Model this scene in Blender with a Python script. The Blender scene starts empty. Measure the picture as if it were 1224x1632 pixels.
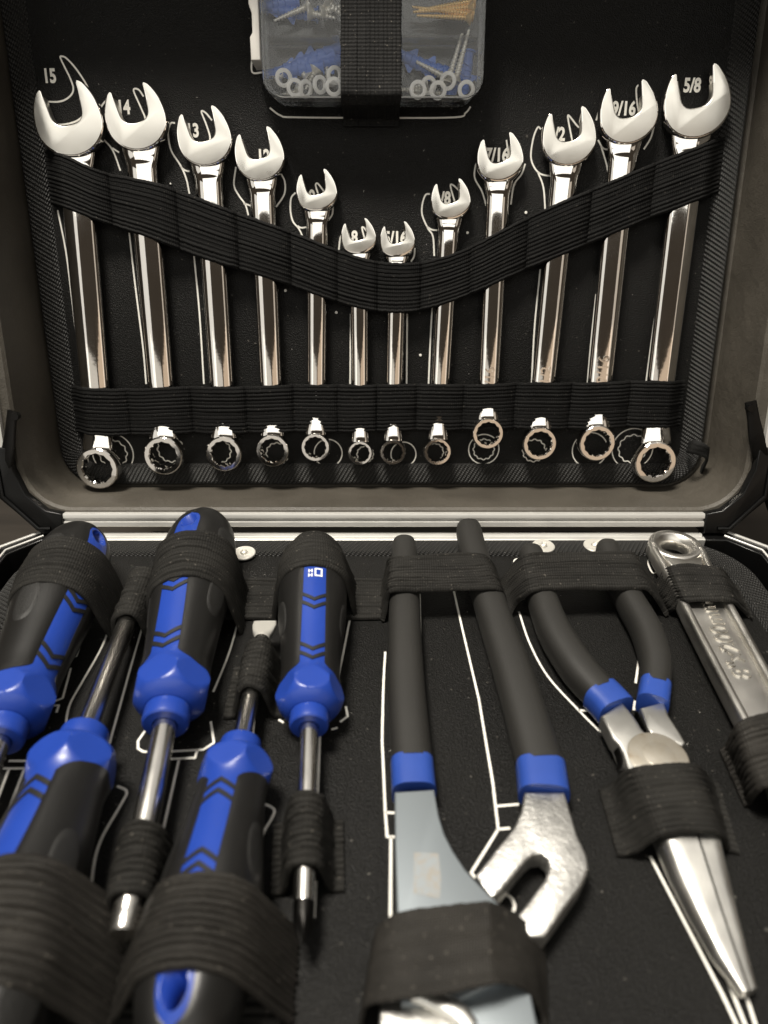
import bpy, bmesh, math, random
import numpy as np
from mathutils import Matrix, Vector

random.seed(7)
rng = np.random.default_rng(7)
scene = bpy.context.scene
COL = scene.collection
RAD = math.radians

# ------------------------------------------------------------------ camera
PITCH = RAD(32.5)
F_PX = 1131.0
CAM = np.array([0.0, -0.3226, 0.2192])
cam_data = bpy.data.cameras.new('camera')
cam = bpy.data.objects.new('camera', cam_data)
COL.objects.link(cam)
cam.location = CAM
cam.rotation_euler = (RAD(90) - PITCH, 0, 0)
cam_data.sensor_fit = 'VERTICAL'
cam_data.sensor_height = 36.0
cam_data.sensor_width = 27.0
cam_data.lens = 36.0 * F_PX / 1632.0
cam_data.clip_start = 0.01
cam_data.clip_end = 50
cam_data.dof.use_dof = True
cam_data.dof.focus_distance = 0.365
cam_data.dof.aperture_fstop = 8.4
scene.camera = cam

# ------------------------------------------------------------------ light
world = bpy.data.worlds.new('World')
scene.world = world
world.use_nodes = True
bg = world.node_tree.nodes['Background']
bg.inputs['Color'].default_value = (1.0, 0.80, 0.60, 1)
bg.inputs['Strength'].default_value = 0.045

def area(name, loc, target, sx, sy, power, col):
    l = bpy.data.lights.new(name, 'AREA')
    l.shape = 'RECTANGLE'; l.size = sx; l.size_y = sy
    l.energy = power; l.color = col
    o = bpy.data.objects.new(name, l); COL.objects.link(o)
    o.location = loc
    d = Vector(target) - Vector(loc)
    o.rotation_euler = d.to_track_quat('-Z', 'Y').to_euler()
    return o
area('ceiling_lamp', (-0.30, -0.14, 1.50), (0, 0, 0.0), 0.34, 0.34, 40.0, (1.0, 0.94, 0.84))
area('ceiling_bounce', (0.1, 0.55, 2.1), (0, 0.1, 0), 3.2, 2.6, 14.0, (1.0, 0.96, 0.89))
area('rear_fill', (0.0, -1.70, 1.40), (0, 0.05, 0.20), 2.8, 1.0, 14.2, (1.0, 0.975, 0.90))  # added panel behind the camera, brightens the jaws' flat faces
area('warm_bounce', (0.82, -1.6, 0.22), (0.1, 0.1, 0.15), 1.4, 0.36, 0.95, (1.0, 0.77, 0.56))  # added warm panel for the orange tones reflected low on the wrenches
area('pale_bounce', (-0.68, -1.6, 0.22), (-0.1, 0.1, 0.15), 1.4, 0.36, 1.00, (1.0, 0.94, 0.84))  # pale counterpart, added for cream reflections low in the chrome
area('left_fill', (-1.25, -1.25, 0.55), (0, 0.05, 0.15), 0.85, 0.95, 2.1, (1.0, 0.97, 0.90))  # added fill so the shanks' left sides reflect something bright
area('right_fill', (1.30, -1.20, 0.50), (0, 0.05, 0.15), 0.40, 0.90, 0.60, (1.0, 0.88, 0.74))  # weaker fill added on the right for the chrome's other edge

scene.view_settings.view_transform = 'Standard'
scene.view_settings.look = 'None'
scene.view_settings.exposure = 0.0
scene.view_settings.gamma = 1.0
scene.render.engine = 'CYCLES'
scene.cycles.transparent_max_bounces = 40

# ------------------------------------------------------------------ pixel -> place
FW = np.array([0, math.cos(PITCH), -math.sin(PITCH)])
UP = np.array([0, math.sin(PITCH), math.cos(PITCH)])
TILT = RAD(15.5)
LP = np.array([0, 0.0512, -0.0012])
LN = np.array([0, -math.cos(TILT), math.sin(TILT)])
LT = np.array([0, math.sin(TILT), math.cos(TILT)])
RIM = 0.050

def ray(u, v):
    return FW * F_PX + np.array([1., 0, 0]) * (u - 612) - UP * (v - 816)
def on_plane(u, v, P, n):
    d = ray(u, v)
    return CAM + d * (np.dot(P - CAM, n) / np.dot(d, n))
def lid(u, v, h=0.0):
    q = on_plane(u, v, LP + LN * h, LN)
    return np.array([q[0], np.dot(q - LP, LT), h])
def base(u, v, h=0.0):
    return on_plane(u, v, np.array([0, 0, h]), np.array([0, 0, 1.]))
def lid_scale(u, v, h=0.0):      # metres per pixel there
    q = on_plane(u, v, LP + LN * h, LN)
    return np.dot(q - CAM, FW) / F_PX
def base_scale(u, v, h=0.0):
    return np.dot(base(u, v, h) - CAM, FW) / F_PX
LIDM = Matrix(((1, 0, 0, LP[0]), (0, LT[1], LN[1], LP[1]), (0, LT[2], LN[2], LP[2]), (0, 0, 0, 1)))

# ------------------------------------------------------------------ materials
MATS = {}
class NT:
    def __init__(s, name):
        s.m = bpy.data.materials.new(name); s.m.use_nodes = True
        s.t = s.m.node_tree; s.n = s.t.nodes; s.l = s.t.links
        s.b = s.n['Principled BSDF']; s.out = s.n['Material Output']
        MATS[name] = s.m
    def node(s, typ, **kw):
        n = s.n.new(typ)
        for k, v in kw.items():
            if k in n.inputs: n.inputs[k].default_value = v
            else: setattr(n, k, v)
        return n
    def link(s, a, b): s.l.new(a, b)
    def set(s, **kw):
        for k, v in kw.items():
            s.b.inputs[k.replace('_', ' ')].default_value = v
    def coord(s, kind='Object', scale=(1, 1, 1)):
        c = s.node('ShaderNodeTexCoord'); mp = s.node('ShaderNodeMapping')
        mp.inputs['Scale'].default_value = scale
        s.link(c.outputs[kind], mp.inputs['Vector']); return mp.outputs['Vector']
    def noise(s, vec, scale, detail=3, rough=0.55):
        n = s.node('ShaderNodeTexNoise', Scale=scale, Detail=detail, Roughness=rough)
        s.link(vec, n.inputs['Vector']); return n.outputs['Fac']
    def ramp(s, fac, stops):
        r = s.node('ShaderNodeValToRGB'); e = r.color_ramp.elements
        while len(e) < len(stops): e.new(0.5)
        for i, (p, c) in enumerate(stops):
            e[i].position = p
            e[i].color = tuple(c) + (1,) if hasattr(c, '__len__') else (c, c, c, 1)
        s.link(fac, r.inputs['Fac']); return r.outputs['Color']
    def math(s, op, a, b=None):
        n = s.node('ShaderNodeMath', operation=op)
        for i, x in enumerate((a, b)):
            if x is None: continue
            if isinstance(x, (int, float)): n.inputs[i].default_value = x
            else: s.link(x, n.inputs[i])
        return n.outputs[0]
    def bump(s, h, dist, strength=1.0, normal=None):
        b = s.node('ShaderNodeBump', Strength=strength, Distance=dist)
        s.link(h, b.inputs['Height'])
        if normal is not None: s.link(normal, b.inputs['Normal'])
        return b.outputs['Normal']

def rgb(c): return (c[0], c[1], c[2], 1)

def mat_leather(name, c, rough=0.48, scale=900, dist=0.00025, dust=0.5):
    s = NT(name); v = s.coord('Object')
    vo = s.node('ShaderNodeTexVoronoi', Scale=scale, feature='F1'); 
    warp = s.noise(v, 250, 2)
    s.link(v, vo.inputs['Vector'])
    n2 = s.noise(v, scale * 1.7, 4)
    h = s.math('ADD', s.math('MULTIPLY', vo.outputs['Distance'], 1.0), s.math('MULTIPLY', n2, 0.7))
    s.link(s.bump(h, dist, 0.9), s.b.inputs['Normal'])
    big = s.noise(v, 14, 4)
    sp = s.noise(v, 520, 1, 0.4)
    spk = s.ramp(sp, [(0.735, 0.0), (0.80, dust)])
    mx = s.node('ShaderNodeMix', data_type='RGBA')
    col = s.ramp(big, [(0.25, [x * 0.75 for x in c]), (0.75, [x * 1.3 for x in c])])
    s.link(spk, mx.inputs['Factor']); s.link(col, mx.inputs['A']); mx.inputs['B'].default_value = (0.16, 0.15, 0.13, 1)
    s.link(mx.outputs['Result'], s.b.inputs['Base Color'])
    s.link(s.ramp(big, [(0.2, rough - 0.1), (0.8, rough + 0.12)]), s.b.inputs['Roughness'])
    s.set(Specular_IOR_Level=0.19)
    return s.m
mat_leather('leatherette', (0.0066, 0.0064, 0.0059), rough=0.46, scale=1700, dist=0.00030, dust=0.5)

def mat_lining():
    s = NT('lining'); v = s.coord('Object')
    n = s.noise(v, 22, 5, 0.6); f = s.noise(v, 1500, 2)
    s.link(s.ramp(n, [(0.28, (0.050, 0.044, 0.035)), (0.72, (0.078, 0.069, 0.055))]), s.b.inputs['Base Color'])
    s.link(s.bump(s.math('ADD', s.math('MULTIPLY', f, 0.12), s.noise(v, 26, 4)), 0.0045, 0.6), s.b.inputs['Normal'])
    s.link(s.ramp(n, [(0.2, 0.42), (0.8, 0.62)]), s.b.inputs['Roughness'])
mat_lining()

def mat_elastic(name, c, freq=900.0, speck=0.55, sheen=0.25, rough=0.75, spec=0.35):
    """woven elastic: UV.x runs along the strap in metres, UV.y across"""
    s = NT(name)
    tc = s.node('ShaderNodeTexCoord'); sx = s.node('ShaderNodeSeparateXYZ')
    s.link(tc.outputs['UV'], sx.inputs[0])
    w = s.math('SINE', s.math('MULTIPLY', sx.outputs['X'], 2 * math.pi * freq))
    w2 = s.math('SINE', s.math('MULTIPLY', sx.outputs['Y'], 2 * math.pi * freq * 1.1))
    o = s.coord('Object'); n = s.noise(o, 1400, 3)
    h = s.math('ADD', s.math('MULTIPLY', w, 0.35), s.math('ADD', s.math('MULTIPLY', w2, 0.2), s.math('MULTIPLY', n, 0.7)))
    s.link(s.bump(h, 0.00018, 0.9), s.b.inputs['Normal'])
    sp = s.ramp(s.noise(o, 700, 2, 0.5), [(0.66, 0.0), (0.76, speck)])
    mx = s.node('ShaderNodeMix', data_type='RGBA')
    big = s.ramp(s.noise(o, 60, 4), [(0.3, [x * 0.7 for x in c]), (0.7, [x * 1.35 for x in c])])
    s.link(sp, mx.inputs['Factor']); s.link(big, mx.inputs['A']); mx.inputs['B'].default_value = (0.11, 0.10, 0.085, 1)
    s.link(mx.outputs['Result'], s.b.inputs['Base Color'])
    s.set(Roughness=rough, Specular_IOR_Level=spec, Sheen_Weight=sheen, Sheen_Roughness=0.5)
mat_elastic('elastic', (0.0036, 0.0035, 0.0033), speck=0.25, sheen=0.0, spec=0.16)
mat_elastic('elastic_box', (0.0075, 0.0072, 0.0068), freq=620, speck=0.95, sheen=0.0, spec=0.25)
mat_elastic('elastic_base', (0.0150, 0.0142, 0.0126), speck=0.75, sheen=0.0, spec=0.18)
mat_elastic('elastic_satin', (0.0190, 0.0173, 0.0150), freq=1200, speck=0.8, rough=0.62, sheen=0.0, spec=0.2)

def mat_binding():
    s = NT('binding')
    tc = s.node('ShaderNodeTexCoord'); sx = s.node('ShaderNodeSeparateXYZ')
    s.link(tc.outputs['UV'], sx.inputs[0])
    k = 2 * math.pi / 0.0024
    a = s.math('SINE', s.math('MULTIPLY', s.math('ADD', sx.outputs['X'], s.math('MULTIPLY', sx.outputs['Y'], 0.55)), k))
    b = s.math('SINE', s.math('MULTIPLY', sx.outputs['Y'], 2 * math.pi / 0.0021))
    ab = s.math('MULTIPLY', a, b)
    n = s.noise(s.coord('Object'), 1500, 3)
    h = s.math('ADD', ab, s.math('MULTIPLY', n, 0.7))
    s.link(s.bump(h, 0.00055, 1.0), s.b.inputs['Normal'])
    s.link(s.ramp(ab, [(0.2, (0.008, 0.008, 0.0075)), (0.95, (0.034, 0.032, 0.029))]), s.b.inputs['Base Color'])
    s.set(Roughness=0.55, Specular_IOR_Level=0.55)
mat_binding()

def mat_metal(name, c, rough, scratch=0.0, bump=0.0, bscale=400, spots=None, metal=1.0):
    s = NT(name); v = s.coord('Object')
    s.set(Base_Color=rgb(c), Metallic=1.0, Roughness=rough)
    n = s.noise(v, 60, 4)
    s.link(s.ramp(n, [(0.25, max(0.02, rough * 0.75)), (0.75, rough * 1.35)]), s.b.inputs['Roughness'])
    if bump:
        s.link(s.bump(s.noise(v, bscale, 3), bump, 0.8), s.b.inputs['Normal'])
    s.set(Metallic=metal)
    if spots:
        sp = s.ramp(s.noise(v, 320, 2, 0.5), [(0.40, [x * 0.78 for x in c]), (0.62, c)])
        s.link(sp, s.b.inputs['Base Color'])
    return s
mat_metal('chrome', (0.82, 0.79, 0.75), 0.06, bump=0.00003, bscale=120)
mat_metal('chrome_satin', (0.80, 0.775, 0.72), 0.30, bump=0.000006, bscale=1800)
mat_metal('steel_shaft', (0.78, 0.76, 0.72), 0.20, bump=0.00002, bscale=900)
mat_metal('aluminium', (0.62, 0.61, 0.58), 0.42, bump=0.00002, bscale=1500, metal=0.45)
mat_metal('zinc', (0.80, 0.78, 0.72), 0.34, bump=0.00003, bscale=900, metal=0.6)
mat_metal('brass_zinc', (0.85, 0.58, 0.24), 0.28, metal=0.6)
mat_metal('cast_steel', (0.70, 0.69, 0.66), 0.36, bump=0.00022, bscale=900, spots=True)
mat_metal('satin_steel', (0.76, 0.75, 0.71), 0.36, bump=0.00003, bscale=900)
mat_metal('wrench_steel', (0.68, 0.66, 0.62), 0.34, bump=0.00001, bscale=900)
mat_metal('black_steel', (0.025, 0.024, 0.023), 0.40, bump=0.00006, bscale=700)

def mat_grey_paint():
    s = NT('grey_blue_steel'); v = s.coord('Object')
    s.set(Base_Color=(0.25, 0.28, 0.30, 1), Metallic=0.55, Roughness=0.42)
    s.link(s.bump(s.noise(v, 900, 2), 0.00002, 0.6), s.b.inputs['Normal'])
mat_grey_paint()
def mat_flat(name, c, rough, spec=0.5, bump=0.0, bscale=800, var=0.12, coat=0):
    s = NT(name); v = s.coord('Object')
    n = s.noise(v, 45, 4)
    s.link(s.ramp(n, [(0.25, [x * (1 - var) for x in c]), (0.75, [x * (1 + var) for x in c])]), s.b.inputs['Base Color'])
    s.set(Roughness=rough, Specular_IOR_Level=spec, Coat_Weight=coat)
    if bump: s.link(s.bump(s.noise(v, bscale, 3), bump, 0.8), s.b.inputs['Normal'])
    return s
b = mat_flat('blue_plastic', (0.0135, 0.046, 0.29), 0.33, 0.5, 0.00003, 700, 0.08)
b.set(Subsurface_Weight=0.0)
mat_flat('grip_rubber', (0.0085, 0.0082, 0.0078), 0.38, 0.5, 0.00006, 1600)
mat_flat('pad_rubber', (0.011, 0.0107, 0.010), 0.55, 0.5, 0.0003, 1400)
mat_flat('chevron_rubber', (0.013, 0.0127, 0.012), 0.5, 0.4, 0.00005, 1500)
mat_flat('dipped_rubber', (0.0165, 0.0157, 0.0140), 0.62, 0.4, 0.00012, 1700)
mat_flat('blue_dip', (0.022, 0.062, 0.30), 0.38, 0.5, 0.00004, 900)
mat_flat('black_plastic', (0.0030, 0.0030, 0.0030), 0.30, 0.3, 0.00005, 1200)
mat_flat('shell_black', (0.012, 0.012, 0.012), 0.5, 0.4, 0.0001, 900)
mat_flat('print_white', (0.80, 0.78, 0.72), 0.6, 0.3, 0.00004, 900, 0.15)
def mat_stamp():
    s = NT('stamp_tan'); v = s.coord('Object')
    n = s.noise(v, 420, 3, 0.6)
    s.link(s.ramp(n, [(0.38, (0.25, 0.275, 0.29)), (0.62, (0.265, 0.25, 0.225))]), s.b.inputs['Base Color'])
    s.set(Metallic=0.4, Roughness=0.5)
mat_stamp()
mat_flat('nylon_white', (0.86, 0.85, 0.82), 0.4, 0.5)
mat_flat('plug_blue', (0.06, 0.16, 0.55), 0.4, 0.5, 0.0002, 500)
mat_flat('latch_white', (0.60, 0.58, 0.54), 0.4, 0.5)
mat_flat('web_tape', (0.010, 0.010, 0.0095), 0.7, 0.3, 0.0003, 1300)

def mat_clear():
    s = NT('clear_plastic')
    tr = s.node('ShaderNodeBsdfTransparent', Color=(0.98, 0.985, 0.99, 1))
    gl = s.node('ShaderNodeBsdfGlossy', Roughness=0.10, Color=(1, 1, 1, 1))
    df = s.node('ShaderNodeBsdfDiffuse', Color=(0.62, 0.62, 0.60, 1))
    fr = s.node('ShaderNodeFresnel', IOR=1.30)
    m1 = s.node('ShaderNodeMixShader'); m2 = s.node('ShaderNodeMixShader')
    nz = s.noise(s.coord('Object'), 40, 4)
    s.link(s.ramp(nz, [(0.3, 0.012), (0.7, 0.04)]), m1.inputs[0])
    s.link(tr.outputs[0], m1.inputs[1]); s.link(df.outputs[0], m1.inputs[2])
    s.link(fr.outputs[0], m2.inputs[0])
    s.link(m1.outputs[0], m2.inputs[1]); s.link(gl.outputs[0], m2.inputs[2])
    s.link(m2.outputs[0], s.out.inputs['Surface'])
mat_clear()
def mat_wood():
    s = NT('table_wood'); v = s.coord('Object', (1, 9, 1))
    n = s.noise(v, 6, 6, 0.6)
    s.link(s.ramp(n, [(0.3, (0.022, 0.019, 0.016)), (0.7, (0.040, 0.034, 0.028))]), s.b.inputs['Base Color'])
    s.set(Roughness=0.45)
mat_wood()
def mat_worn_joint():
    s = NT('joint_steel'); v = s.coord('Object')
    n = s.noise(v, 120, 4, 0.6)
    s.link(s.ramp(n, [(0.35, (0.66, 0.62, 0.54)), (0.62, (0.60, 0.54, 0.44)), (0.75, (0.42, 0.30, 0.18))]), s.b.inputs['Base Color'])
    s.set(Metallic=0.85, Roughness=0.36)
    s.link(s.bump(n, 0.0002, 0.5), s.b.inputs['Normal'])
mat_worn_joint()

# ------------------------------------------------------------------ mesh helpers
def link_obj(name, me, parent=None):
    o = bpy.data.objects.new(name, me)
    COL.objects.link(o)
    if parent is not None: o.parent = parent
    return o

def mesh(name, verts, faces, mats, parent=None, sharp=35, mi=None, uvs=None, smooth=True):
    me = bpy.data.meshes.new(name)
    me.from_pydata([tuple(map(float, v)) for v in verts], [], faces)
    if isinstance(mats, str): mats = [mats]
    for m in mats: me.materials.append(MATS[m])
    if mi is not None: me.polygons.foreach_set('material_index', mi)
    if smooth:
        me.polygons.foreach_set('use_smooth', [True] * len(me.polygons))
    if uvs is not None:
        ul = me.uv_layers.new(name='UVMap')
        li = np.zeros(len(me.loops), dtype=np.int32); me.loops.foreach_get('vertex_index', li)
        ul.data.foreach_set('uv', np.asarray(uvs, dtype=np.float32)[li].ravel())
    bm = bmesh.new(); bm.from_mesh(me)
    bmesh.ops.recalc_face_normals(bm, faces=bm.faces)
    bm.to_mesh(me); bm.free()
    if smooth and sharp is not None: me.set_sharp_from_angle(angle=RAD(sharp))
    me.update()
    return link_obj(name, me, parent)

def empty(name, M=None, label=None, cat=None, group=None, kind=None):
    o = bpy.data.objects.new(name, None); COL.objects.link(o)
    o.empty_display_size = 0.01
    if M is not None: o.matrix_world = M
    if label: o['label'] = label
    if cat: o['category'] = cat
    if group: o['group'] = group
    if kind: o['kind'] = kind
    return o

def rings(sec, caps=True):
    """loft closed rings; returns verts, faces"""
    sec = [np.asarray(s, float) for s in sec]
    k = len(sec[0]); V = np.concatenate(sec); Fc = []
    for i in range(len(sec) - 1):
        for j in range(k):
            a = i * k + j; b_ = i * k + (j + 1) % k
            Fc.append((a, b_, b_ + k, a + k))
    if caps:
        Fc.append(tuple(range(k - 1, -1, -1)))
        n = (len(sec) - 1) * k
        Fc.append(tuple(range(n, n + k)))
    return list(V), Fc

def offset(poly, d):
    """inset closed CCW polygon by d (array or float)"""
    P = np.asarray(poly, float)
    a = np.roll(P, 1, 0); c = np.roll(P, -1, 0)
    e1 = P - a; e2 = c - P
    e1 /= np.maximum(np.linalg.norm(e1, axis=1, keepdims=True), 1e-12)
    e2 /= np.maximum(np.linalg.norm(e2, axis=1, keepdims=True), 1e-12)
    n1 = np.stack([-e1[:, 1], e1[:, 0]], 1); n2 = np.stack([-e2[:, 1], e2[:, 0]], 1)
    m = n1 + n2; m /= np.maximum(np.linalg.norm(m, axis=1, keepdims=True), 1e-9)
    cs = np.clip((m * n1).sum(1), 0.6, 1)
    d = np.broadcast_to(d, (len(P),))
    return P + m * (d / cs)[:, None]
def ccw(P):
    P = np.asarray(P, float)
    ar = np.sum(P[:, 0] * np.roll(P[:, 1], -1) - np.roll(P[:, 0], -1) * P[:, 1])
    return P if ar > 0 else P[::-1].copy()

def prism(poly, z0, z1, bev=0.0005, steps=3, bfac=None, bottom=True):
    P = ccw(poly)
    f = np.ones(len(P)) if bfac is None else np.asarray(bfac)
    sec = []
    def ring(d, z):
        Q = offset(P, d * f); return np.column_stack([Q, np.broadcast_to(z, (len(P),))])
    if bottom:
        sec.append(ring(bev, z0)); sec.append(ring(0, z0 + bev))
    else: sec.append(ring(0, z0))
    for i in range(steps + 1):
        a = math.pi / 2 * i / steps
        sec.append(ring(bev * (1 - math.cos(a)), z1 - bev * f * (1 - math.sin(a)) if bfac is not None else z1 - bev * (1 - math.sin(a))))
    return rings(sec)

def arc(cx, cy, r, a0, a1, n, ry=None):
    t = np.radians(np.linspace(a0, a1, n)); ry = r if ry is None else ry
    return np.column_stack([cx + r * np.cos(t), cy + ry * np.sin(t)])
def rrect(x0, x1, y0, y1, r, n=7):
    return np.concatenate([arc(x1 - r, y1 - r, r, 0, 90, n), arc(x0 + r, y1 - r, r, 90, 180, n),
                           arc(x0 + r, y0 + r, r, 180, 270, n), arc(x1 - r, y0 + r, r, 270, 360, n)])
def spline(P, n, closed=False):
    """Catmull-Rom through P, n samples per span"""
    P = np.asarray(P, float)
    if closed: Q = np.concatenate([P[-1:], P, P[:2]]); m = len(P)
    else: Q = np.concatenate([[2 * P[0] - P[1]], P, [2 * P[-1] - P[-2]]]); m = len(P) - 1
    out = []
    for i in range(m):
        p0, p1, p2, p3 = Q[i:i + 4]
        for k in range(n):
            t = k / n
            out.append(0.5 * (2 * p1 + (p2 - p0) * t + (2 * p0 - 5 * p1 + 4 * p2 - p3) * t * t + (3 * p1 - p0 - 3 * p2 + p3) * t ** 3))
    if not closed: out.append(P[-1])
    return np.array(out)

def superell(a, b_, n=24, e=2.6):
    t = np.linspace(0, 2 * math.pi, n, endpoint=False)
    c, s = np.cos(t), np.sin(t)
    return np.column_stack([a * np.sign(c) * np.abs(c) ** (2 / e), b_ * np.sign(s) * np.abs(s) ** (2 / e)])

def sweep(path, wid, hgt, n=20, e=2.3, up=(0, 0, 1), round_end=(False, False)):
    """tube of superelliptic section along 3D path; wid/hgt are half sizes (arrays or floats)"""
    path = np.asarray(path, float); m = len(path)
    wid = np.broadcast_to(wid, (m,)).copy(); hgt = np.broadcast_to(hgt, (m,)).copy()
    up = np.asarray(up, float); T = np.gradient(path, axis=0)
    T /= np.linalg.norm(T, axis=1, keepdims=True)
    sec = []
    def ring(c, t, w, h):
        s = np.cross(t, up); s /= np.linalg.norm(s); uu = np.cross(s, t)
        q = superell(w, h, n, e)
        return c + q[:, :1] * s + q[:, 1:] * uu
    if round_end[0]:
        for a in (80, 60, 40, 20):
            k = math.cos(RAD(a)); d = math.sin(RAD(a)) * min(wid[0], hgt[0])
            sec.append(ring(path[0] - T[0] * d, T[0], wid[0] * k, hgt[0] * k))
    for i in range(m): sec.append(ring(path[i], T[i], wid[i], hgt[i]))
    if round_end[1]:
        for a in (20, 40, 60, 80):
            k = math.cos(RAD(a)); d = math.sin(RAD(a)) * min(wid[-1], hgt[-1])
            sec.append(ring(path[-1] + T[-1] * d, T[-1], wid[-1] * k, hgt[-1] * k))
    return rings(sec)

def lathe_x(prof, n=48):
    """revolve (x, r) about X"""
    t = np.linspace(0, 2 * math.pi, n, endpoint=False)
    return rings([np.column_stack([np.full(n, x), r * np.cos(t), r * np.sin(t)]) for x, r in prof])

def strap(name, G, ribs, matn, parent, th=0.0011, rib=0.00095, per=6, up=(0, 0, 1)):
    """G: n x 2+ x 3 mid-surface (rows across the width); ribs run lengthwise"""
    G = np.asarray(G, float); n, k, _ = G.shape
    m = ribs * per + 1
    w = np.linspace(0, 1, m); xs = np.linspace(0, 1, k)
    P = np.zeros((n, m, 3))
    for c in range(3):
        for i in range(n): P[i, :, c] = np.interp(w, xs, G[i, :, c])
    dt = np.gradient(P, axis=0); dw = np.gradient(P, axis=1)
    N = np.cross(dt, dw); N /= np.maximum(np.linalg.norm(N, axis=2, keepdims=True), 1e-12)
    if (N @ np.asarray(up, float)).mean() < 0: N = -N
    prof = np.abs(np.sin(math.pi * ribs * w)) ** 0.75
    edge = np.minimum(1, np.minimum(w, 1 - w) * ribs * 2)
    # uneven stretch: each rib swells and thins along the strap, the cloth ripples slightly
    tt_ = np.linspace(0, 1, n)[:, None]; ri_ = np.minimum((w * ribs).astype(int), ribs - 1)
    ph = rng.uniform(0, 6.28, (3, ribs)); fq = rng.uniform(5, 26, (3, ribs)); am = rng.uniform(0.55, 1.15, ribs)
    ribv = (am[ri_][None, :] * (1 + 0.22 * np.sin(tt_ * fq[0][ri_] + ph[0][ri_]) + 0.16 * np.sin(tt_ * 2.3 * fq[1][ri_] + ph[1][ri_])))
    P = P + N * (0.00022 * np.sin(tt_ * 17 + 5 * w[None, :] + ph[2][0]) * np.sin(math.pi * tt_) )[:, :, None]
    fray = (rng.uniform(-1, 1, (n, 1)) * 0.00016)
    P = P + (dw / np.maximum(np.linalg.norm(dw, axis=2, keepdims=True), 1e-9)) * (fray * (2 * w[None, :] - 1))[:, :, None]
    top = P + N * ((th * (0.25 + 0.25 * edge))[None, :] + rib * prof[None, :] * ribv)[:, :, None]
    bot = P - N * (th * 0.5)
    ring = np.concatenate([top, bot[:, ::-1]], axis=1)          # n x 2m x 3
    K = 2 * m
    V = ring.reshape(-1, 3)
    L = np.concatenate([[0], np.cumsum(np.linalg.norm(np.diff(P[:, m // 2], axis=0), axis=1))])
    W = np.linalg.norm(P[n // 2, -1] - P[n // 2, 0])
    uw = np.concatenate([w, w[::-1]]) * W
    uv = np.column_stack([np.repeat(L, K), np.tile(uw, n)])
    Fc = []
    for i in range(n - 1):
        for j in range(K):
            a = i * K + j; b2 = i * K + (j + 1) % K
            Fc.append((a, b2, b2 + K, a + K))
    Fc.append(tuple(range(K))); Fc.append(tuple(range((n - 1) * K, n * K)))
    return mesh(name, V, Fc, matn, parent, sharp=60, uvs=uv)

def ribbon(name, P, width, z, matn, parent, M2=None):
    """flat printed line on a plane; P: n x 2"""
    P = np.asarray(P, float)
    T = np.gradient(P, axis=0); T /= np.maximum(np.linalg.norm(T, axis=1, keepdims=True), 1e-12)
    Nn = np.stack([-T[:, 1], T[:, 0]], 1) * width / 2
    # keep corner width
    A = P + Nn; B_ = P - Nn; n = len(P)
    V = [(x, y, z) for x, y in A] + [(x, y, z) for x, y in B_]
    Fc = [(i, i + 1, n + i + 1, n + i) for i in range(n - 1)]
    return mesh(name, V, Fc, matn, parent, smooth=False)

def text_mesh(name, body, size, depth, M, matn, parent, bold=0.0, sx=1.0, align='CENTER'):
    cu = bpy.data.curves.new(name, 'FONT'); cu.body = body; cu.size = size
    cu.align_x = align; cu.align_y = 'CENTER'; cu.extrude = depth; cu.offset = bold
    cu.resolution_u = 4
    tmp = bpy.data.objects.new(name, cu); COL.objects.link(tmp)
    bpy.context.view_layer.update()
    me = bpy.data.meshes.new_from_object(tmp.evaluated_get(bpy.context.evaluated_depsgraph_get()))
    bpy.data.objects.remove(tmp); bpy.data.curves.remove(cu)
    me.materials.clear(); me.materials.append(MATS[matn])
    me.transform(M @ Matrix.Diagonal((sx, 1, 1, 1)))
    o = link_obj(name, me, parent); me.name = name
    return o

def mloc(x, y, z=0): return Matrix.Translation((x, y, z))

# ================================================================== setting
V, Fc = prism(rrect(-1.3, 1.3, -1.5, 0.7, 0.02), -0.13, -0.105, 0.002)
o = mesh('table_top', V, Fc, 'table_wood'); o['kind'] = 'structure'

# ================================================================== tool case
case = empty('tool_case', mloc(0, 0, -0.105), 'open black tool case with aluminium rails holding two tool panels', 'tool case')
def case_part(name, V, Fc, m, lidspace=False, parent=case, **kw):
    if lidspace:
        V = [LIDM @ Vector(tuple(map(float, v))) for v in V]
    V = [(v[0], v[1], v[2] + 0.105) for v in V]
    return mesh(name, V, Fc, m, parent, **kw)

LW = 0.1955          # lid lining half width
LH = 0.30
# lid lining: a tub extruded from the back to the rim, rounded corners
def tub(hw, b0, b1, r, h_list):
    sec = []
    for h, grow in h_list:
        q = rrect(-hw - grow, hw + grow, b0 - grow, b1 + grow, r + grow, 12)
        sec.append(np.column_stack([q, np.full(len(q), h)]))
    return sec
inner = tub(LW, 0.0, LH, 0.026, [(-0.006, -0.003), (-0.003, 0), (0.02, 0.0), (0.040, -0.0012), (RIM - 0.002, -0.0018), (RIM - 0.0005, -0.0004)])
outer = tub(LW, 0.0, LH, 0.026, [(RIM - 0.0005, 0.0045), (RIM - 0.004, 0.0045), (-0.009, 0.004)])
V, Fc = rings(inner + outer, caps=True)
Fc[-2] = Fc[-2][::-1]
case_part('lid_lining', V, Fc, 'lining', True, sharp=40)
# lid shell behind it
V, Fc = prism(rrect(-LW - 0.012, LW + 0.012, -0.010, LH + 0.012, 0.012), -0.016, -0.0095, 0.001)
case_part('lid_shell', V, Fc, 'shell_black', True)

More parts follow.
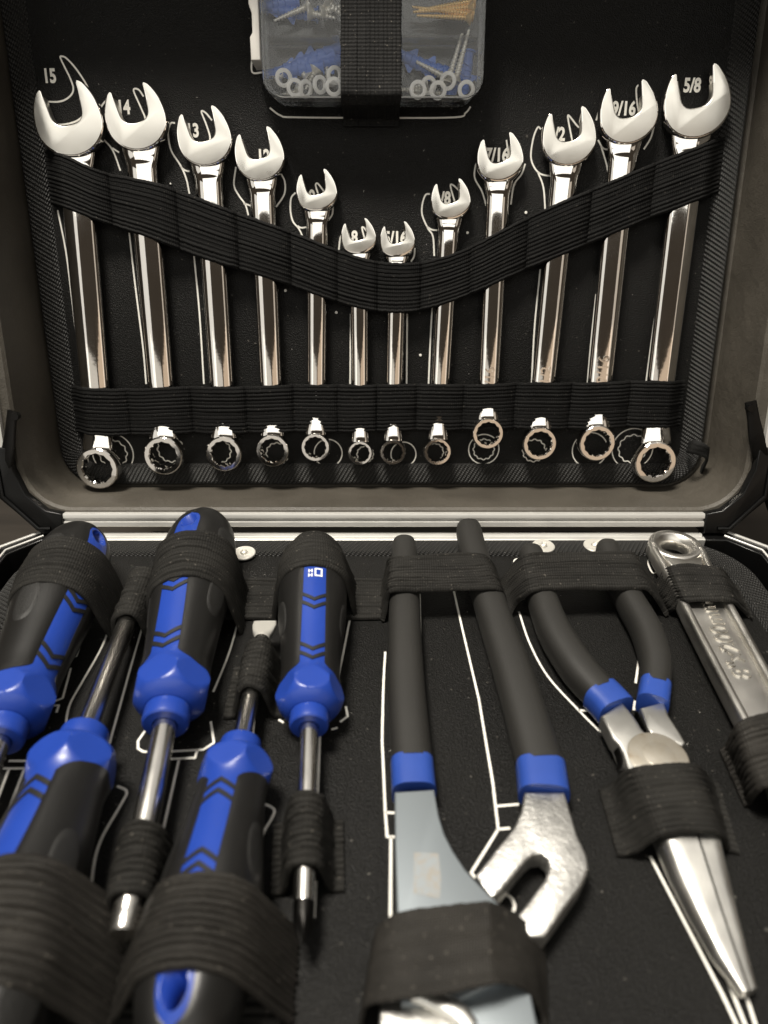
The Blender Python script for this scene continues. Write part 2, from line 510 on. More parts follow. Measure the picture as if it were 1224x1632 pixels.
def bar(p0, p1, prof, up):
    """extrude 2D profile (across, up) from p0 to p1"""
    p0 = np.asarray(p0, float); p1 = np.asarray(p1, float); t = (p1 - p0) / np.linalg.norm(p1 - p0)
    up = np.asarray(up, float); s = np.cross(t, up)
    q = np.asarray(prof, float)
    return rings([p0 + q[:, :1] * s + q[:, 1:] * up, p1 + q[:, :1] * s + q[:, 1:] * up])
# aluminium lid rail along the hinge: two ridges and a groove on the face that meets the base
b_top, b_bot = 0.0000, -0.0095
prof = []
def rail_profile(w, d, g=0.0011):
    return [(0, 0), (0, d), (w * .10, d + .0003), (w * .34, d + .0003), (w * .42, d - g), (w * .56, d - g), (w * .64, d + .0003), (w * .92, d + .0003), (w, d), (w, 0)]
XR = 0.1735
V, Fc = bar((-XR, b_top - 0.0005, RIM - 0.004), (XR, b_top - 0.0005, RIM - 0.004), rail_profile(0.0074, 0.0068), (0, 0, 1))
case_part('lid_rail', V, Fc, 'aluminium', True, sharp=25)
for sgn in (-1, 1):
    x0 = sgn * (LW + 0.0045)
    pr = [(sgn * a, b2) for a, b2 in rail_profile(0.0092, 0.0062)]
    V, Fc = bar((x0, 0.034, RIM - 0.004), (x0, LH - 0.02, RIM - 0.004), pr, (0, 0, 1))
    case_part('lid_side_rail', V, Fc, 'aluminium', True, sharp=25)
    # black corner guard, chamfered, with a raised edge
    cx = sgn
    outl = np.array([(XR + 0.0002, -0.0115), (0.1860, -0.0115), (0.2075, 0.010), (0.2075, 0.036), (0.1965, 0.036), (0.1962, 0.024), (0.1915, 0.0105), (0.1820, 0.0015), (XR + 0.0002, -0.0002)]) * [sgn, 1]
    V, Fc = prism(outl, RIM - 0.016, RIM + 0.0042, 0.0008)
    g = case_part('corner_guard', V, Fc, 'black_plastic', True)
    V, Fc = sweep([(sgn * 0.1805, -0.0085, RIM + 0.0044), (sgn * 0.1870, -0.0085, RIM + 0.0046), (sgn * 0.2035, 0.0095, RIM + 0.0046), (sgn * 0.2040, 0.030, RIM + 0.0044)], 0.0012, 0.0009, 10)
    case_part('guard_edge', V, Fc, 'black_plastic', True, parent=case)
# base rim
YB = -0.330
V, Fc = bar((-XR, -0.0002, -0.006), (XR, -0.0002, -0.006), rail_profile(0.0076, 0.0066, 0.0006), (0, 0, 1))
case_part('base_rail', V, Fc, 'aluminium', sharp=25)
for sgn in (-1, 1):
    x0 = sgn * (0.2075)
    pr = [(-sgn * a, b2) for a, b2 in rail_profile(0.0092, 0.0062, 0.0006)]
    V, Fc = bar((x0, -0.036, -0.006), (x0, YB, -0.006), [(-a, b2) for a, b2 in pr], (0, 0, 1))
    case_part('base_side_rail', V, Fc, 'aluminium', sharp=25)
    outl = np.array([(XR + 0.0002, 0.0025), (0.1875, 0.0025), (0.2085, -0.0165), (0.2085, -0.0365), (0.1980, -0.0365), (0.1975, -0.0210), (0.1850, -0.0080), (XR + 0.0002, -0.0080)]) * [sgn, 1]
    V, Fc = prism(outl, -0.018, 0.0008, 0.0008)
    case_part('corner_guard', V, Fc, 'black_plastic')
    for k, (d0, d1) in enumerate([((0.1868, 0.0008), (0.2040, -0.0145)), ((0.1852, -0.0040), (0.1998, -0.0175))]):
        V, Fc = sweep([(sgn * d0[0], d0[1], 0.0009), (sgn * d1[0], d1[1], 0.0009), (sgn * (d1[0] + .0006), d1[1] - 0.016, 0.0008)], 0.0010 - 0.0003 * k, 0.0007, 10)
        case_part('corner_trim', V, Fc, 'aluminium')
V, Fc = bar((-0.19, YB, -0.006), (0.19, YB, -0.006), rail_profile(0.0092, 0.0066, 0.0006), (0, 0, 1))
case_part('base_rail', V, Fc, 'aluminium', sharp=25)
# base shell: open box of walls under the rim
def ring_wall(q0, q1, z0, z1):
    a = np.column_stack([q0, np.full(len(q0), z1)]); b2 = np.column_stack([q0, np.full(len(q0), z0)])
    c = np.column_stack([q1, np.full(len(q1), z0 + 0.003)]); d = np.column_stack([q1, np.full(len(q1), z1)])
    return rings([d, c]), rings([a, b2])
qo = rrect(-0.207, 0.207, YB - 0.006, 0.001, 0.014); qi = rrect(-0.199, 0.199, YB + 0.002, -0.0076, 0.014)
sec = [np.column_stack([qi, np.full(len(qi), -0.100)]), np.column_stack([qi, np.full(len(qi), -0.0195)]),
       np.column_stack([qo, np.full(len(qi), -0.0195)]), np.column_stack([qo, np.full(len(qi), -0.105)])]
V, Fc = rings(sec); Fc[-2] = Fc[-2][::-1]
case_part('base_shell', V, Fc, 'shell_black')
# hinge leaf lying between the rails
for x in (-0.106, 0.098):
    V, Fc = prism(rrect(x - 0.024, x + 0.024, 0.0018, 0.0072, 0.0008), -0.0045, -0.0035, 0.0003)
    case_part('hinge_leaf', V, Fc, 'satin_steel')
# lid stays
for sgn, pts in ((-1, [(20, 655, .0525), (8, 745, .0525), (-22, 800, .040), (-40, 830, .03)]), (1, [(1196, 640, .0525), (1211, 725, .0525), (1232, 800, .040), (1245, 830, .03)])):
    P = [lid(u, v, h) for u, v, h in pts]
    P = spline(P, 6)
    w = np.interp(np.linspace(0, 1, len(P)), [0, .12, .2, 1], [0.0028, 0.0030, 0.0038, 0.0042])
    V, Fc = sweep(P, 0.0011, w, 14, 4, up=(1, 0.0, 0.25))
    st = case_part('lid_stay', V, Fc, 'black_steel', True)
    c = lid(23 if sgn < 0 else 1198, 664 if sgn < 0 else 651, .0545)
    V, Fc = lathe_x([(0, .0001), (0.0, .0019), (-.0006, .0021), (-0.0030, .0021)], 20)
    V = [(c[0] + v[1], c[1] + v[2], c[2] + v[0]) for v in V]
    case_part('stay_rivet', V, Fc, 'black_steel', True, parent=case)
# pull tab stitched in the lid's corner
P = [lid(1098, 713, .006), lid(1105, 713, .016), lid(1128, 722, .018), lid(1124, 742, .010), lid(1118, 752, .004)]
P = spline(P, 6)
G = np.stack([P + [0, 0.004, 0.0], P + [0, -0.004, -0.002]], 1)
G = np.array([[LIDM @ Vector(p) + Vector((0, 0, .105)) for p in row] for row in G])
strap('pull_tab', G, 3, 'web_tape', case, th=0.0012, rib=0.0001, up=(0, -1, 0))

# ================================================================== wrenches data
WR = [  # name, head px, ring px, head width px, ring width px
    ('15', (110, 196), (158, 745), 110, 68), ('14', (217, 192), (262, 725), 98, 63), ('13', (326, 222), (358, 722), 88, 58),
    ('12', (414, 250), (435, 717), 80, 54), ('10', (505, 308), (503, 712), 66, 47), ('8', (572, 381), (574, 721), 57, 40),
    ('5/16', (634, 386), (626, 720), 57, 42), ('3/8', (719, 322), (697, 719), 64, 45), ('7/16', (798, 256), (777, 690), 75, 51),
    ('1/2', (908, 222), (859, 706), 87, 55), ('9/16', (1003, 184), (950, 705), 93, 59), ('5/8', (1112, 168), (1042, 735), 107, 68)]
WD = []
for nm, hp, rp, hw, rw in WR:
    A = lid(*hp, .0085); B_ = lid(*rp, .0095)
    WD.append(dict(name=nm, head=A[:2], ring=B_[:2], R=hw * lid_scale(*hp, .0085) / 2, ro=rw * lid_scale(*rp, .0095) / 2))
    WD[-1]['ws'] = 0.40 * 2 * WD[-1]['R'] + 0.0018

# ================================================================== lid tool panel
lp = empty('lid_tool_panel', LIDM.copy(), 'black leatherette panel in the lid with white tool outlines and elastic wrench bands', 'tool panel')
PX0, PX1, PY0, PY1 = -0.193, 0.1895, 0.0035, 0.285
board = rrect(PX0, PX1, PY0, PY1, 0.020, 10)
V, Fc = prism(board, -0.0028, 0.0, 0.0004)
mesh('panel_board', V, Fc, 'leatherette', lp)

def binding(name, loop, w_in, parent, th=0.0016, z=0.0):
    """woven edge tape folded over a board's edge; loop CCW"""
    L = ccw(loop)
    # densify
    D = []
    for i in range(len(L)):
        a = L[i]; b2 = L[(i + 1) % len(L)]; k = max(1, int(np.linalg.norm(b2 - a) / 0.004))
        for j in range(k): D.append(a + (b2 - a) * j / k)
    D = np.array(D)
    prof = [(-0.0010, z - 0.0030), (-0.0014, z - 0.0012), (-0.0009, z + 0.0008), (0.0006, z + th), (0.004, z + th + 0.0002), (w_in - 0.002, z + th), (w_in, z + 0.0007), (w_in + 0.0002, z - 0.0002), (w_in * .5, z - 0.0004)]
    secs = []; acc = 0; ulen = [0]
    for d, zz in prof:
        Q = offset(D, d); secs.append(np.column_stack([Q, np.full(len(Q), zz)]))
    for i in range(1, len(prof)): ulen.append(ulen[-1] + math.hypot(prof[i][0] - prof[i - 1][0], prof[i][1] - prof[i - 1][1]))
    n = len(D); k = len(prof)
    per = np.concatenate([[0], np.cumsum(np.linalg.norm(np.diff(D, axis=0), axis=1))])
    V = []; uv = []
    for i in range(n + 1):
        for j in range(k):
            V.append(secs[j][i % n]); uv.append(((per[i] if i < n else per[-1] + 0.004), ulen[j]))
    Fc = []
    for i in range(n):
        for j in range(k - 1):
            Fc.append((i * k + j, i * k + j + 1, (i + 1) * k + j + 1, (i + 1) * k + j))
    return mesh(name, V, Fc, 'binding', parent, uvs=uv, sharp=70)
binding('edge_binding', board, 0.0115, lp)

# white print on the lid panel
PRINT_LID = [
 [(72, 162), (95, 162), (110, 155), (117, 143), (112, 125), (97, 94), (99, 90), (106, 93), (120, 108), (135, 130), (145, 150)],
 [(85, 199), (105, 198), (122, 193), (134, 184)], [(92, 335), (105, 400), (114, 470), (121, 531)],
 [(158, 175), (165, 165), (169, 161)], [(165, 222), (180, 240), (192, 272)], [(179, 236), (190, 243)],
 [(229, 154), (221, 143), (213, 144), (223, 168), (232, 190), (228, 199)], [(206, 371), (215, 450), (228, 554), (233, 612)],
 [(279, 196), (272, 197), (268, 213), (273, 240), (288, 264), (297, 285), (302, 309)], [(287, 264), (294, 271), (302, 273)],
 [(338, 192), (328, 180), (321, 178), (329, 199), (335, 220), (330, 232)], [(309, 405), (318, 500), (325, 612)],
 [(376, 266), (373, 295), (381, 312), (391, 326), (396, 343)], [(388, 324), (400, 328)], [(448, 277), (454, 290), (453, 310), (440, 330)],
 [(471, 307), (464, 316), (463, 336), (467, 353), (476, 364), (482, 376)], [(474, 360), (480, 363), (488, 362)], [(531, 329), (529, 343), (520, 355)],
 [(507, 309), (503, 295), (507, 293), (517, 306)],
 [(551, 374), (543, 377), (540, 398)], [(582, 383), (577, 364), (580, 363), (587, 372)],
 [(661, 395), (660, 408), (655, 417)], [(685, 309), (678, 311), (673, 326), (673, 343), (682, 364), (690, 377), (692, 408)], [(680, 361), (688, 366), (697, 367)],
 [(725, 323), (718, 297), (722, 295), (732, 304)], [(690, 470), (686, 540), (683, 612)], [(649, 500), (648, 612)], [(559, 500), (558, 612)],
 [(762, 254), (757, 268), (757, 285), (768, 305), (775, 328)], [(837, 261), (831, 278), (819, 295), (814, 326)], [(807, 223), (811, 250)],
 [(862, 206), (857, 203), (850, 220), (846, 247), (850, 264), (861, 277), (880, 281)], [(857, 274), (866, 299), (869, 338)],
 [(912, 225), (905, 187), (909, 187), (923, 203), (928, 190)], [(861, 429), (852, 520), (847, 612)],
 [(957, 168), (950, 192)], [(953, 223), (961, 236), (973, 239)], [(958, 233), (968, 268), (970, 296)], [(1042, 202), (1037, 220), (1026, 238)],
 [(1026, 180), (1018, 178), (1014, 141), (1024, 139), (1029, 170)], [(950, 469), (941, 554), (936, 612)], [(1060, 400), (1044, 503), (1029, 612)],
 [(430, 172), (447, 184), (470, 187), (612, 188), (725, 187), (742, 180), (750, 170)],
 [(402, 88), (402, 115), (420, 115)], [(402, 100), (416, 100), (416, 86)],
]
for pl in PRINT_LID:
    P = spline([lid(u, v)[:2] for u, v in pl], 5)
    ribbon('printed_outline', P, 0.00088, 0.00012, 'print_white', lp)
RING_OFF = [(22, -22), (10, -9), (-9, -3), (7, 6), (20, 10), (8, 3), (17, 4), (-5, 2), (-6, 26), (-8, 12), (-10, 12), (-34, -20)]
for d, (nm, hp, rp, hw, rw), (ou, ov) in zip(WD, WR, RING_OFF):
    c = lid(rp[0] + ou, rp[1] + ov)
    t = np.linspace(0, 2 * math.pi, 73)
    ro = d['ro'] * 0.97; ri = d['ro'] * 0.66
    for kind in (0, 1):
        r = ro if kind == 0 else ri * (1 + 0.055 * np.cos(12 * t))
        if kind == 0 and math.hypot(ou, ov) < 15: continue
        if kind == 1 and 15 <= math.hypot(ou, ov) < 25: continue
        P = np.column_stack([c[0] + r * np.sin(t), c[1] + r * np.cos(t)])
        ribbon('printed_ring', P, 0.00065, 0.00012, 'print_white', lp)
for u, v in ((455, 463), (536, 498), (745, 371), (670, 566), (838, 339), (272, 293)):
    c = lid(u, v)
    V, Fc = prism(arc(c[0], c[1], 0.0008 if u != 272 else .0005, 0, 330, 12), 0.0, 0.0006, 0.0002)
    mesh('white_dot', V, Fc, 'print_white', lp)
for body, u, v in (('15', 79, 122), ('14', 197, 172), ('13', 307, 209), ('12', 420, 250), ('10', 492, 314), ('8', 565, 379), ('5/16', 630, 380), ('3/8', 705, 317), ('7/16', 792, 248), ('1/2', 887, 215), ('9/16', 994, 174), ('5/8', 1103, 137)):
    c = lid(u, v)
    text_mesh('printed_number', body, 0.0090, 0.0, mloc(c[0], c[1], 0.00015), 'print_white', lp, bold=0.00034, sx=0.78)

# bands: heights over the wrenches
def bump_h(x, ypos, centers, lift, low=0.0016, fall=0.0055):
    h = low
    for (xc, half, top) in centers:
        d = abs(x - xc) - half
        if d <= 0: k = 1.0
        elif d < fall: k = 0.5 + 0.5 * math.cos(math.pi * d / fall)
        else: k = 0.0
        h = max(h, low + (top - low) * k)
    return h
def wrench_x_at(d, y):
    a, b2 = d['ring'], d['head']; t = (y - a[1]) / (b2[1] - a[1]); return a[0] + (b2[0] - a[0]) * t
TOPE = [(66, 236), (110, 250), (165, 273), (247, 292), (302, 310), (380, 338), (455, 366), (540, 398), (600, 416), (655, 420), (700, 411), (747, 393), (804, 364), (934, 304), (1034, 264), (1100, 238), (1160, 213)]
BOTE = [(78, 324), (120, 337), (161, 353), (240, 381), (302, 405), (380, 429), (449, 452), (534, 480), (600, 497), (655, 499), (700, 487), (744, 471), (804, 446), (927, 393), (1027, 353), (1090, 328), (1146, 305)]
def band(name, topE, botE, ribs, low_h=0.0055, fall=0.0125):
    T_ = np.array([lid(u, v, low_h)[:2] for u, v in topE]); B2 = np.array([lid(u, v, low_h)[:2] for u, v in botE])
    xs = np.linspace(T_[0, 0], T_[-1, 0], 360)
    def sm(P):
        q = spline(P, 8); return np.interp(xs, q[:, 0], q[:, 1])
    yt = sm(T_); yb = sm(B2)
    # smooth a bit
    ker = np.ones(9) / 9
    def smooth(a): return np.convolve(np.pad(a, 4, 'edge'), ker, 'valid')
    yt = smooth(yt); yb = smooth(yb)
    G = []
    for i, x in enumerate(xs):
        row = []
        for w in np.linspace(0, 1, 5):
            y = yt[i] + (yb[i] - yt[i]) * w
            cs = [(wrench_x_at(d, y), d['ws'] / 2 + 0.0006, 0.0095 if d['ws'] > .011 else 0.0085) for d in WD]
            h = bump_h(x, y, cs, 0, low=0.0066, fall=fall)
            cx_ = [c_[0] for c_ in cs]
            for xm in [(a_ + b_2) / 2 for a_, b_2 in zip(cx_[:-1], cx_[1:])]:
                h -= 0.0010 * math.exp(-((x - xm) / 0.0011) ** 2)
            e_ = min(x - xs[0], xs[-1] - x); k_ = min(1.0, e_ / 0.012); h = 0.0016 + (h - 0.0016) * (k_ * k_ * (3 - 2 * k_))
            y += 0.0003 * math.sin(x * 95 + 0.6 * w)
            row.append((x, y, h))
        G.append(row)
    return strap(name, G, ribs, 'elastic', lp, th=0.0010, rib=0.00045)
band('wave_band', TOPE, BOTE, 13)
band('ring_band', [(108, 617), (200, 618), (300, 616), (420, 614), (545, 612), (640, 612), (760, 611), (880, 609), (1000, 607), (1097, 607)],
     [(118, 692), (200, 693), (300, 691), (420, 689), (545, 688), (640, 687), (760, 684), (880, 683), (1000, 681), (1097, 680)], 13, low_h=0.0065)

# ================================================================== wrenches
def make_wrench(d, label, emb=None, group='chrome combination wrenches in the lid'):
    ring, head, R, ro, ws = d['ring'], d['head'], d['R'], d['ro'], d['ws']
    ax = head - ring; L = np.linalg.norm(ax); ang = math.atan2(ax[1], ax[0]) - math.pi / 2
    M = LIDM @ mloc(ring[0], ring[1], 0.0) @ Matrix.Rotation(ang, 4, 'Z')
    t = empty('combination_wrench', M, label, 'wrench', group)
    big = R / 0.0175
    # --- ring end
    ri = ro * 0.665; zb = 0.0048; H = 0.0052 + 0.0030 * big; n = 96
    th = np.linspace(0, 2 * math.pi, n, endpoint=False)
    tri = np.abs(((th * 12 / (2 * math.pi)) % 1) - 0.5) * 2
    rin = ri * (0.965 + 0.085 * tri)
    def rr(r, z): return np.column_stack([r * np.cos(th), r * np.sin(th), np.full(n, z)])
    secs = [rr(rin, zb + .0003), rr(rin + .0003, zb), rr(np.full(n, ro * .90), zb), rr(np.full(n, ro * .985), zb + H * .18), rr(np.full(n, ro), zb + H * .45),
            rr(np.full(n, ro * .99), zb + H * .74), rr(np.full(n, ro * .955), zb + H * .93), rr(np.full(n, ro * .905), zb + H), rr(np.maximum(rin + .00055, ri * 1.06), zb + H), rr(rin, zb + H - .0007)]
    V, Fc = rings(secs, caps=False)
    m0 = (len(secs) - 1) * n
    for j in range(n): Fc.append((m0 + j, m0 + (j + 1) % n, (j + 1) % n, j))
    mesh('ring_end', V, Fc, 'chrome', t, sharp=30)
    # --- shank, loft from ring to jaw
    y1 = L - R * 0.72
    ys = np.concatenate([np.linspace(ro * 0.86, ro + 0.006, 6), np.linspace(ro + 0.009, L - R * 1.45, 14), np.linspace(L - R * 1.30, y1, 7)])
    secs = []
    for y in ys:
        a = (y - ro * .8) / 0.014; a = min(max(a, 0), 1); a = a * a * (3 - 2 * a)
        hc = (zb + H * .55) * (1 - a) + 0.0052 * a
        hh = (H * .36) * (1 - a) + (0.0030 + 0.0010 * big) * a
        w = ws / 2 * (1.0 + 0.10 * (y / L)) * a + (ro * 0.70) * (1 - a)
        fl = (y - (L - R * 1.42)) / (R * 0.75); fl = min(max(fl, 0), 1); fl = fl * fl * (3 - 2 * fl)
        dip = math.exp(-((y - (L - R * 1.12)) / (R * .12)) ** 2)
        w = w * (1 + 0.24 * fl); hc2 = hc - 0.0004 * fl; hh2 = hh * (1 - .16 * dip) * (1 - 0.26 * fl)
        q = superell(w, hh2, 32, 2.0)
        secs.append(np.column_stack([q[:, 0], np.full(32, y), hc2 + q[:, 1]]))
    V, Fc = rings(secs)
    sh = mesh('shank', V, Fc, 'chrome', t, sharp=50)
    # --- open jaw
    yy = np.linspace(0, 0.93, 12)
    xo = np.sqrt(1 - (yy / 1.30) ** 2)
    right = np.concatenate([arc(0, 0, 1, -90, 0, 16, 0.92)[:-1], np.column_stack([xo, yy]), [(0.610, 0.995), (0.560, 1.005)]])
    inner_r = np.array([(0.515, 0.955), (0.500, 0.78), (0.480, 0.5), (0.462, 0.27), (0.440, 0.17), (0.395, 0.085), (0.325, 0.015), (0.225, -0.030), (0.115, -0.050), (0.0, -0.055)])
    half = np.concatenate([right, inner_r])
    left = half[::-1].copy()[1:-1]; left[:, 0] *= -1
    # left prong a little shorter
    left[:, 1] = np.where(left[:, 1] > 0.6, 0.6 + (left[:, 1] - 0.6) * 0.93, left[:, 1])
    outl = np.concatenate([half, left]) * R
    lowf = np.clip((-outl[:, 1] / R - 0.30) / 0.6, 0, 1)
    isout = np.hypot(outl[:, 0], outl[:, 1]) > R * .8
    small = 1.0 if big > .75 else 1.7
    bf = (1 + (0.9 if big > .75 else 2.6) * lowf * isout) * np.clip((1.14 - outl[:, 1] / R) / 0.36, 0.22, 1)
    a15 = RAD(13)
    rot = np.array([[math.cos(a15), -math.sin(a15)], [math.sin(a15), math.cos(a15)]])
    outl = outl @ rot.T + [0, L]
    V, Fc = prism(outl, 0.0034, 0.0064 + 0.0024 * big, 0.00085 * (0.6 + 0.4 * big), 4, bfac=bf)
    k_ = len(outl); rev = ccw(outl)[1, 0] != outl[1, 0]
    mi = [0] * len(Fc); mi[-1] = 1
    for q_ in range(len(Fc) - 2):
        j_ = q_ % k_; jj = (k_ - 1 - j_) if rev else j_
        if not isout[jj]: mi[q_] = 1
    mesh('open_jaw', V, Fc, ['chrome', 'chrome_satin'], t, sharp=16, mi=mi)
    if emb:
        body, yv, flip, sz = emb
        zt = 0.0052 + 0.0029 + 0.0010 * big
        text_mesh('stamped_size', body, sz, 0.00035, mloc(0, yv, zt) @ Matrix.Rotation(RAD(90) * flip, 4, 'Z'), 'chrome', sh, bold=0.0001)
    return t
WL = ['largest metric chrome wrench, an outlined jaw tip and printed 15 showing above it',
      'second largest metric chrome wrench, its open jaw framing the printed 14',
      'third largest metric chrome wrench, its open jaw framing the printed 13',
      'mid-sized metric chrome wrench whose jaw hides its printed number, beside the one at 13',
      'second smallest metric chrome wrench, half hiding its printed number 10',
      'smallest metric chrome wrench, at the low point of the wave band, printed 8',
      'smallest inch chrome wrench with the printed 5/16 inside its jaw',
      'second smallest inch chrome wrench, jaw covering part of the printed 3/8',
      'mid-sized inch chrome wrench at printed 7/16, ring tucked under the band',
      'third largest inch chrome wrench, jaw covering part of the printed 1/2',
      'second largest inch chrome wrench with the printed 9/16 inside its jaw',
      'largest inch chrome wrench, its wide open jaw framing the printed 5/8']
EMB = {8: ('7/16', .031, 1, .0078), 9: ('1/2', .039, 1, .0080), 10: ('9/16', .042, 1, .0090)}
for i, d in enumerate(WD): make_wrench(d, WL[i], EMB.get(i))

# ================================================================== organizer box under a vertical strap
BH = 0.0238
p00 = lid(423, 152, BH); p10 = lid(766, 152, BH)
bx0, bx1, by0 = p00[0], p10[0], p00[1]
by1 = by0 + 0.085
bc = (bx0 + bx1) / 2
box = empty('organizer_box', LIDM @ mloc(bc, by0, 0.0), 'clear plastic organizer box of screws strapped to the lid panel', 'box')
hw = (bx1 - bx0) / 2
def boxwall(name, q_out, q_in, z0, z1, parent, m='clear_plastic'):
    n = len(q_out)
    secs = [np.column_stack([q_in, np.full(n, z0)]), np.column_stack([q_in, np.full(n, z1)]), np.column_stack([q_out, np.full(n, z1)]), np.column_stack([q_out, np.full(n, z0)])]
    V, Fc = rings(secs, caps=False); m0 = 3 * n
    for j in range(n): Fc.append((m0 + j, m0 + (j + 1) % n, (j + 1) % n, j))
    return mesh(name, V, Fc, m, parent, sharp=40)
qo = rrect(-hw, hw, 0, by1 - by0, 0.009); qi = rrect(-hw + .0014, hw - .0014, .0014, by1 - by0 - .0014, 0.0076)
boxwall('tray_wall', qo, qi, 0.0016, BH - 0.005, box)
V, Fc = prism(qo, 0.0004, 0.0015, 0.0003); mesh('tray_floor', V, Fc, 'clear_plastic', box)
q2 = rrect(-hw - .0012, hw + .0012, -.0012, by1 - by0 + .0012, 0.0095)
V, Fc = prism(q2, BH - 0.0014, BH, 0.0005)
lidp = mesh('box_lid', V, Fc, 'clear_plastic', box)
boxwall('lid_rim', q2, qo + 0, BH - 0.0062, BH - 0.0016, lidp)
for yv in (0.0265, 0.055):
    V, Fc = prism(rrect(-hw + .0016, hw - .0016, yv, yv + .0012, .0003, 3), 0.0016, BH - 0.006, 0.0002)
    mesh('divider', V, Fc, 'clear_plastic', box)
for xv in (-0.0005,):
    V, Fc = prism(rrect(xv, xv + .0012, .0016, .0262, .0003, 3), 0.0016, BH - 0.006, 0.0002)
    mesh('divider', V, Fc, 'clear_plastic', box)
# latch on the side
V, Fc = prism([(-hw - .0068, .016), (-hw - .0020, .016), (-hw - .0020, by1 - by0 - .012), (-hw - .0068, by1 - by0 - .012), (-hw - .0068, .040), (-hw - .0055, .036), (-hw - .0055, .028), (-hw - .0068, .026)], 0.004, BH - 0.003, 0.0006)
mesh('latch', V, Fc, 'latch_white', box)

def loc_frame(pos, rx=0, ry=0, rz=0):
    return LIDM @ Matrix.Translation(pos) @ Matrix.Rotation(rz, 4, 'Z') @ Matrix.Rotation(rx, 4, 'X') @ Matrix.Rotation(ry, 4, 'Y')
def helix(x0, x1, r0, r1, turns, depth, n=14):
    """threaded screw body along x: surface of revolution phase-shifted along the helix"""
    k = int(turns * 8); secs = []
    for i in range(k + 1):
        x = x0 + (x1 - x0) * i / k
        rb = np.interp(x, [x0, x1], [r0, r1])
        t = np.linspace(0, 2 * math.pi, n, endpoint=False)
        ph = (x - x0) / (x1 - x0) * turns * 2 * math.pi
        r = rb * (1 + depth * (0.5 + 0.5 * np.cos(t - ph)) ** 2)
        secs.append(np.column_stack([np.full(n, x), r * np.cos(t), r * np.sin(t)]))
    return rings(secs)
def make_screw(pos, rz, rx, Ls, r, m, label, group, ry=0):
    t = empty('screw', loc_frame(pos, rx, ry, rz), label, 'screw', group)
    V, Fc = helix(-Ls * .9, Ls * .0, r * .28, r * .72, Ls / (r * 0.95), 0.42)
    mesh('threaded_shaft', V, Fc, m, t, sharp=60)
    V, Fc = lathe_x([(-Ls * .02, r * .72), (Ls * .03, r * 1.1), (Ls * .03 + r * .9, r * 2.0), (Ls * .03 + r * 1.1, r * 2.05), (Ls * .03 + r * 1.1, r * .8), (Ls * .03 + r * .6, r * .05)], 20)
    mesh('screw_head', V, Fc, m, t)
    return t
def make_washer(pos, r, rx, ry, label, group):
    t = np.linspace(0, 2 * math.pi, 32, endpoint=False)
    def rr(a, z): return np.column_stack([a * np.cos(t), a * np.sin(t), np.full(32, z)])
    th = r * 0.34
    secs = [rr(r * .56, -th / 2), rr(r * .9, -th / 2), rr(r, -th * .3), rr(r, th * .3), rr(r * .9, th / 2), rr(r * .60, th / 2), rr(r * .56, th * .35)]
    V, Fc = rings(secs, caps=False); m0 = 6 * 32
    for j in range(32): Fc.append((m0 + j, m0 + (j + 1) % 32, (j + 1) % 32, j))
    o = mesh('nylon_washer', V, Fc, 'nylon_white', None)
    o.matrix_world = loc_frame(pos, rx, ry, 0); o['label'] = label; o['category'] = 'washer'; o['group'] = group
def make_plug(pos, rz, rx, Ls, r, label, group):
    t = empty('wall_plug', loc_frame(pos, rx, 0, rz), label, 'wall plug', group)
    prof = []
    k = 40
    for i in range(k + 1):
        x = -Ls / 2 + Ls * i / k
        b2 = r * (0.72 + 0.28 * i / k); b2 += (r * .22 * (1 - ((i * 7 / k) % 1))) if 4 < i < 34 else 0
        prof.append((x, b2))
    V, Fc = lathe_x([(-Ls / 2, r * .2)] + prof + [(Ls / 2, r * 1.35), (Ls / 2 + r * .3, r * 1.35), (Ls / 2 + r * .3, r * .6)], 20)
    mesh('ribbed_body', V, Fc, 'plug_blue', t, sharp=30)
    for s in (-1, 1):
        V, Fc = prism([(-Ls * .3, 0), (Ls * .05, 0), (Ls * .0, r * 1.9), (-Ls * .05, r * 1.9)], -r * .16, r * .16, r * .05)
        V = [(v[0], v[1] * s, v[2]) for v in V]
        mesh('side_fin', V, Fc, 'plug_blue', t)
    return t
WG = 'white washers in the organizer box'
for k, (u, v, h, ryy, side) in enumerate([(470, 140, .0205, .35, 0), (452, 124, .015, .3, 0), (487, 142, .018, .75, 0), (510, 135, .016, .7, 0), (532, 138, .0205, .1, 0), (533, 120, .015, .5, 0), (666, 143, .0205, .12, 1), (683, 136, .0155, .4, 1), (698, 144, .0208, -.1, 1), (714, 129, .016, -.4, 1), (743, 143, .0205, .1, 2)]):
    lab = {0: 'small white washer heaped beside blue wall plugs in the organizer box', 1: 'small white washer heaped around silver screws in the organizer box', 2: 'white washer alone in the organizer corner, blue showing through its hole'}[side]
    make_washer(lid(u, v, h), 0.0043, RAD(8 + 6 * (k % 3)), ryy, lab, WG + (' beside plugs' if side == 0 else ' beside screws' if side == 1 else ' alone'))
SG = 'silver screws in the organizer box'
for pos, a, b2, Ls in ((lid(716, 124, .012), -107, 0, .0225), (lid(728, 122, .014), -105, 0, .0235)):
    make_screw(pos, RAD(a), 0, Ls, .0019, 'zinc', 'silver screw standing point up among the washers', SG + ' standing', ry=0)
make_screw(lid(708, 122, .010), RAD(-25), 0, .0175, .0020, 'zinc', 'silver screw lying slantwise with its point away from the case side', SG)
for u, v, a in ((660, 136, 12), (655, 146, -8), (688, 148, 4)):
    make_screw(lid(u + 14, v, .007), RAD(a), 0, .016, .0017, 'zinc', 'silver screw half buried under the washers', SG + ' buried')
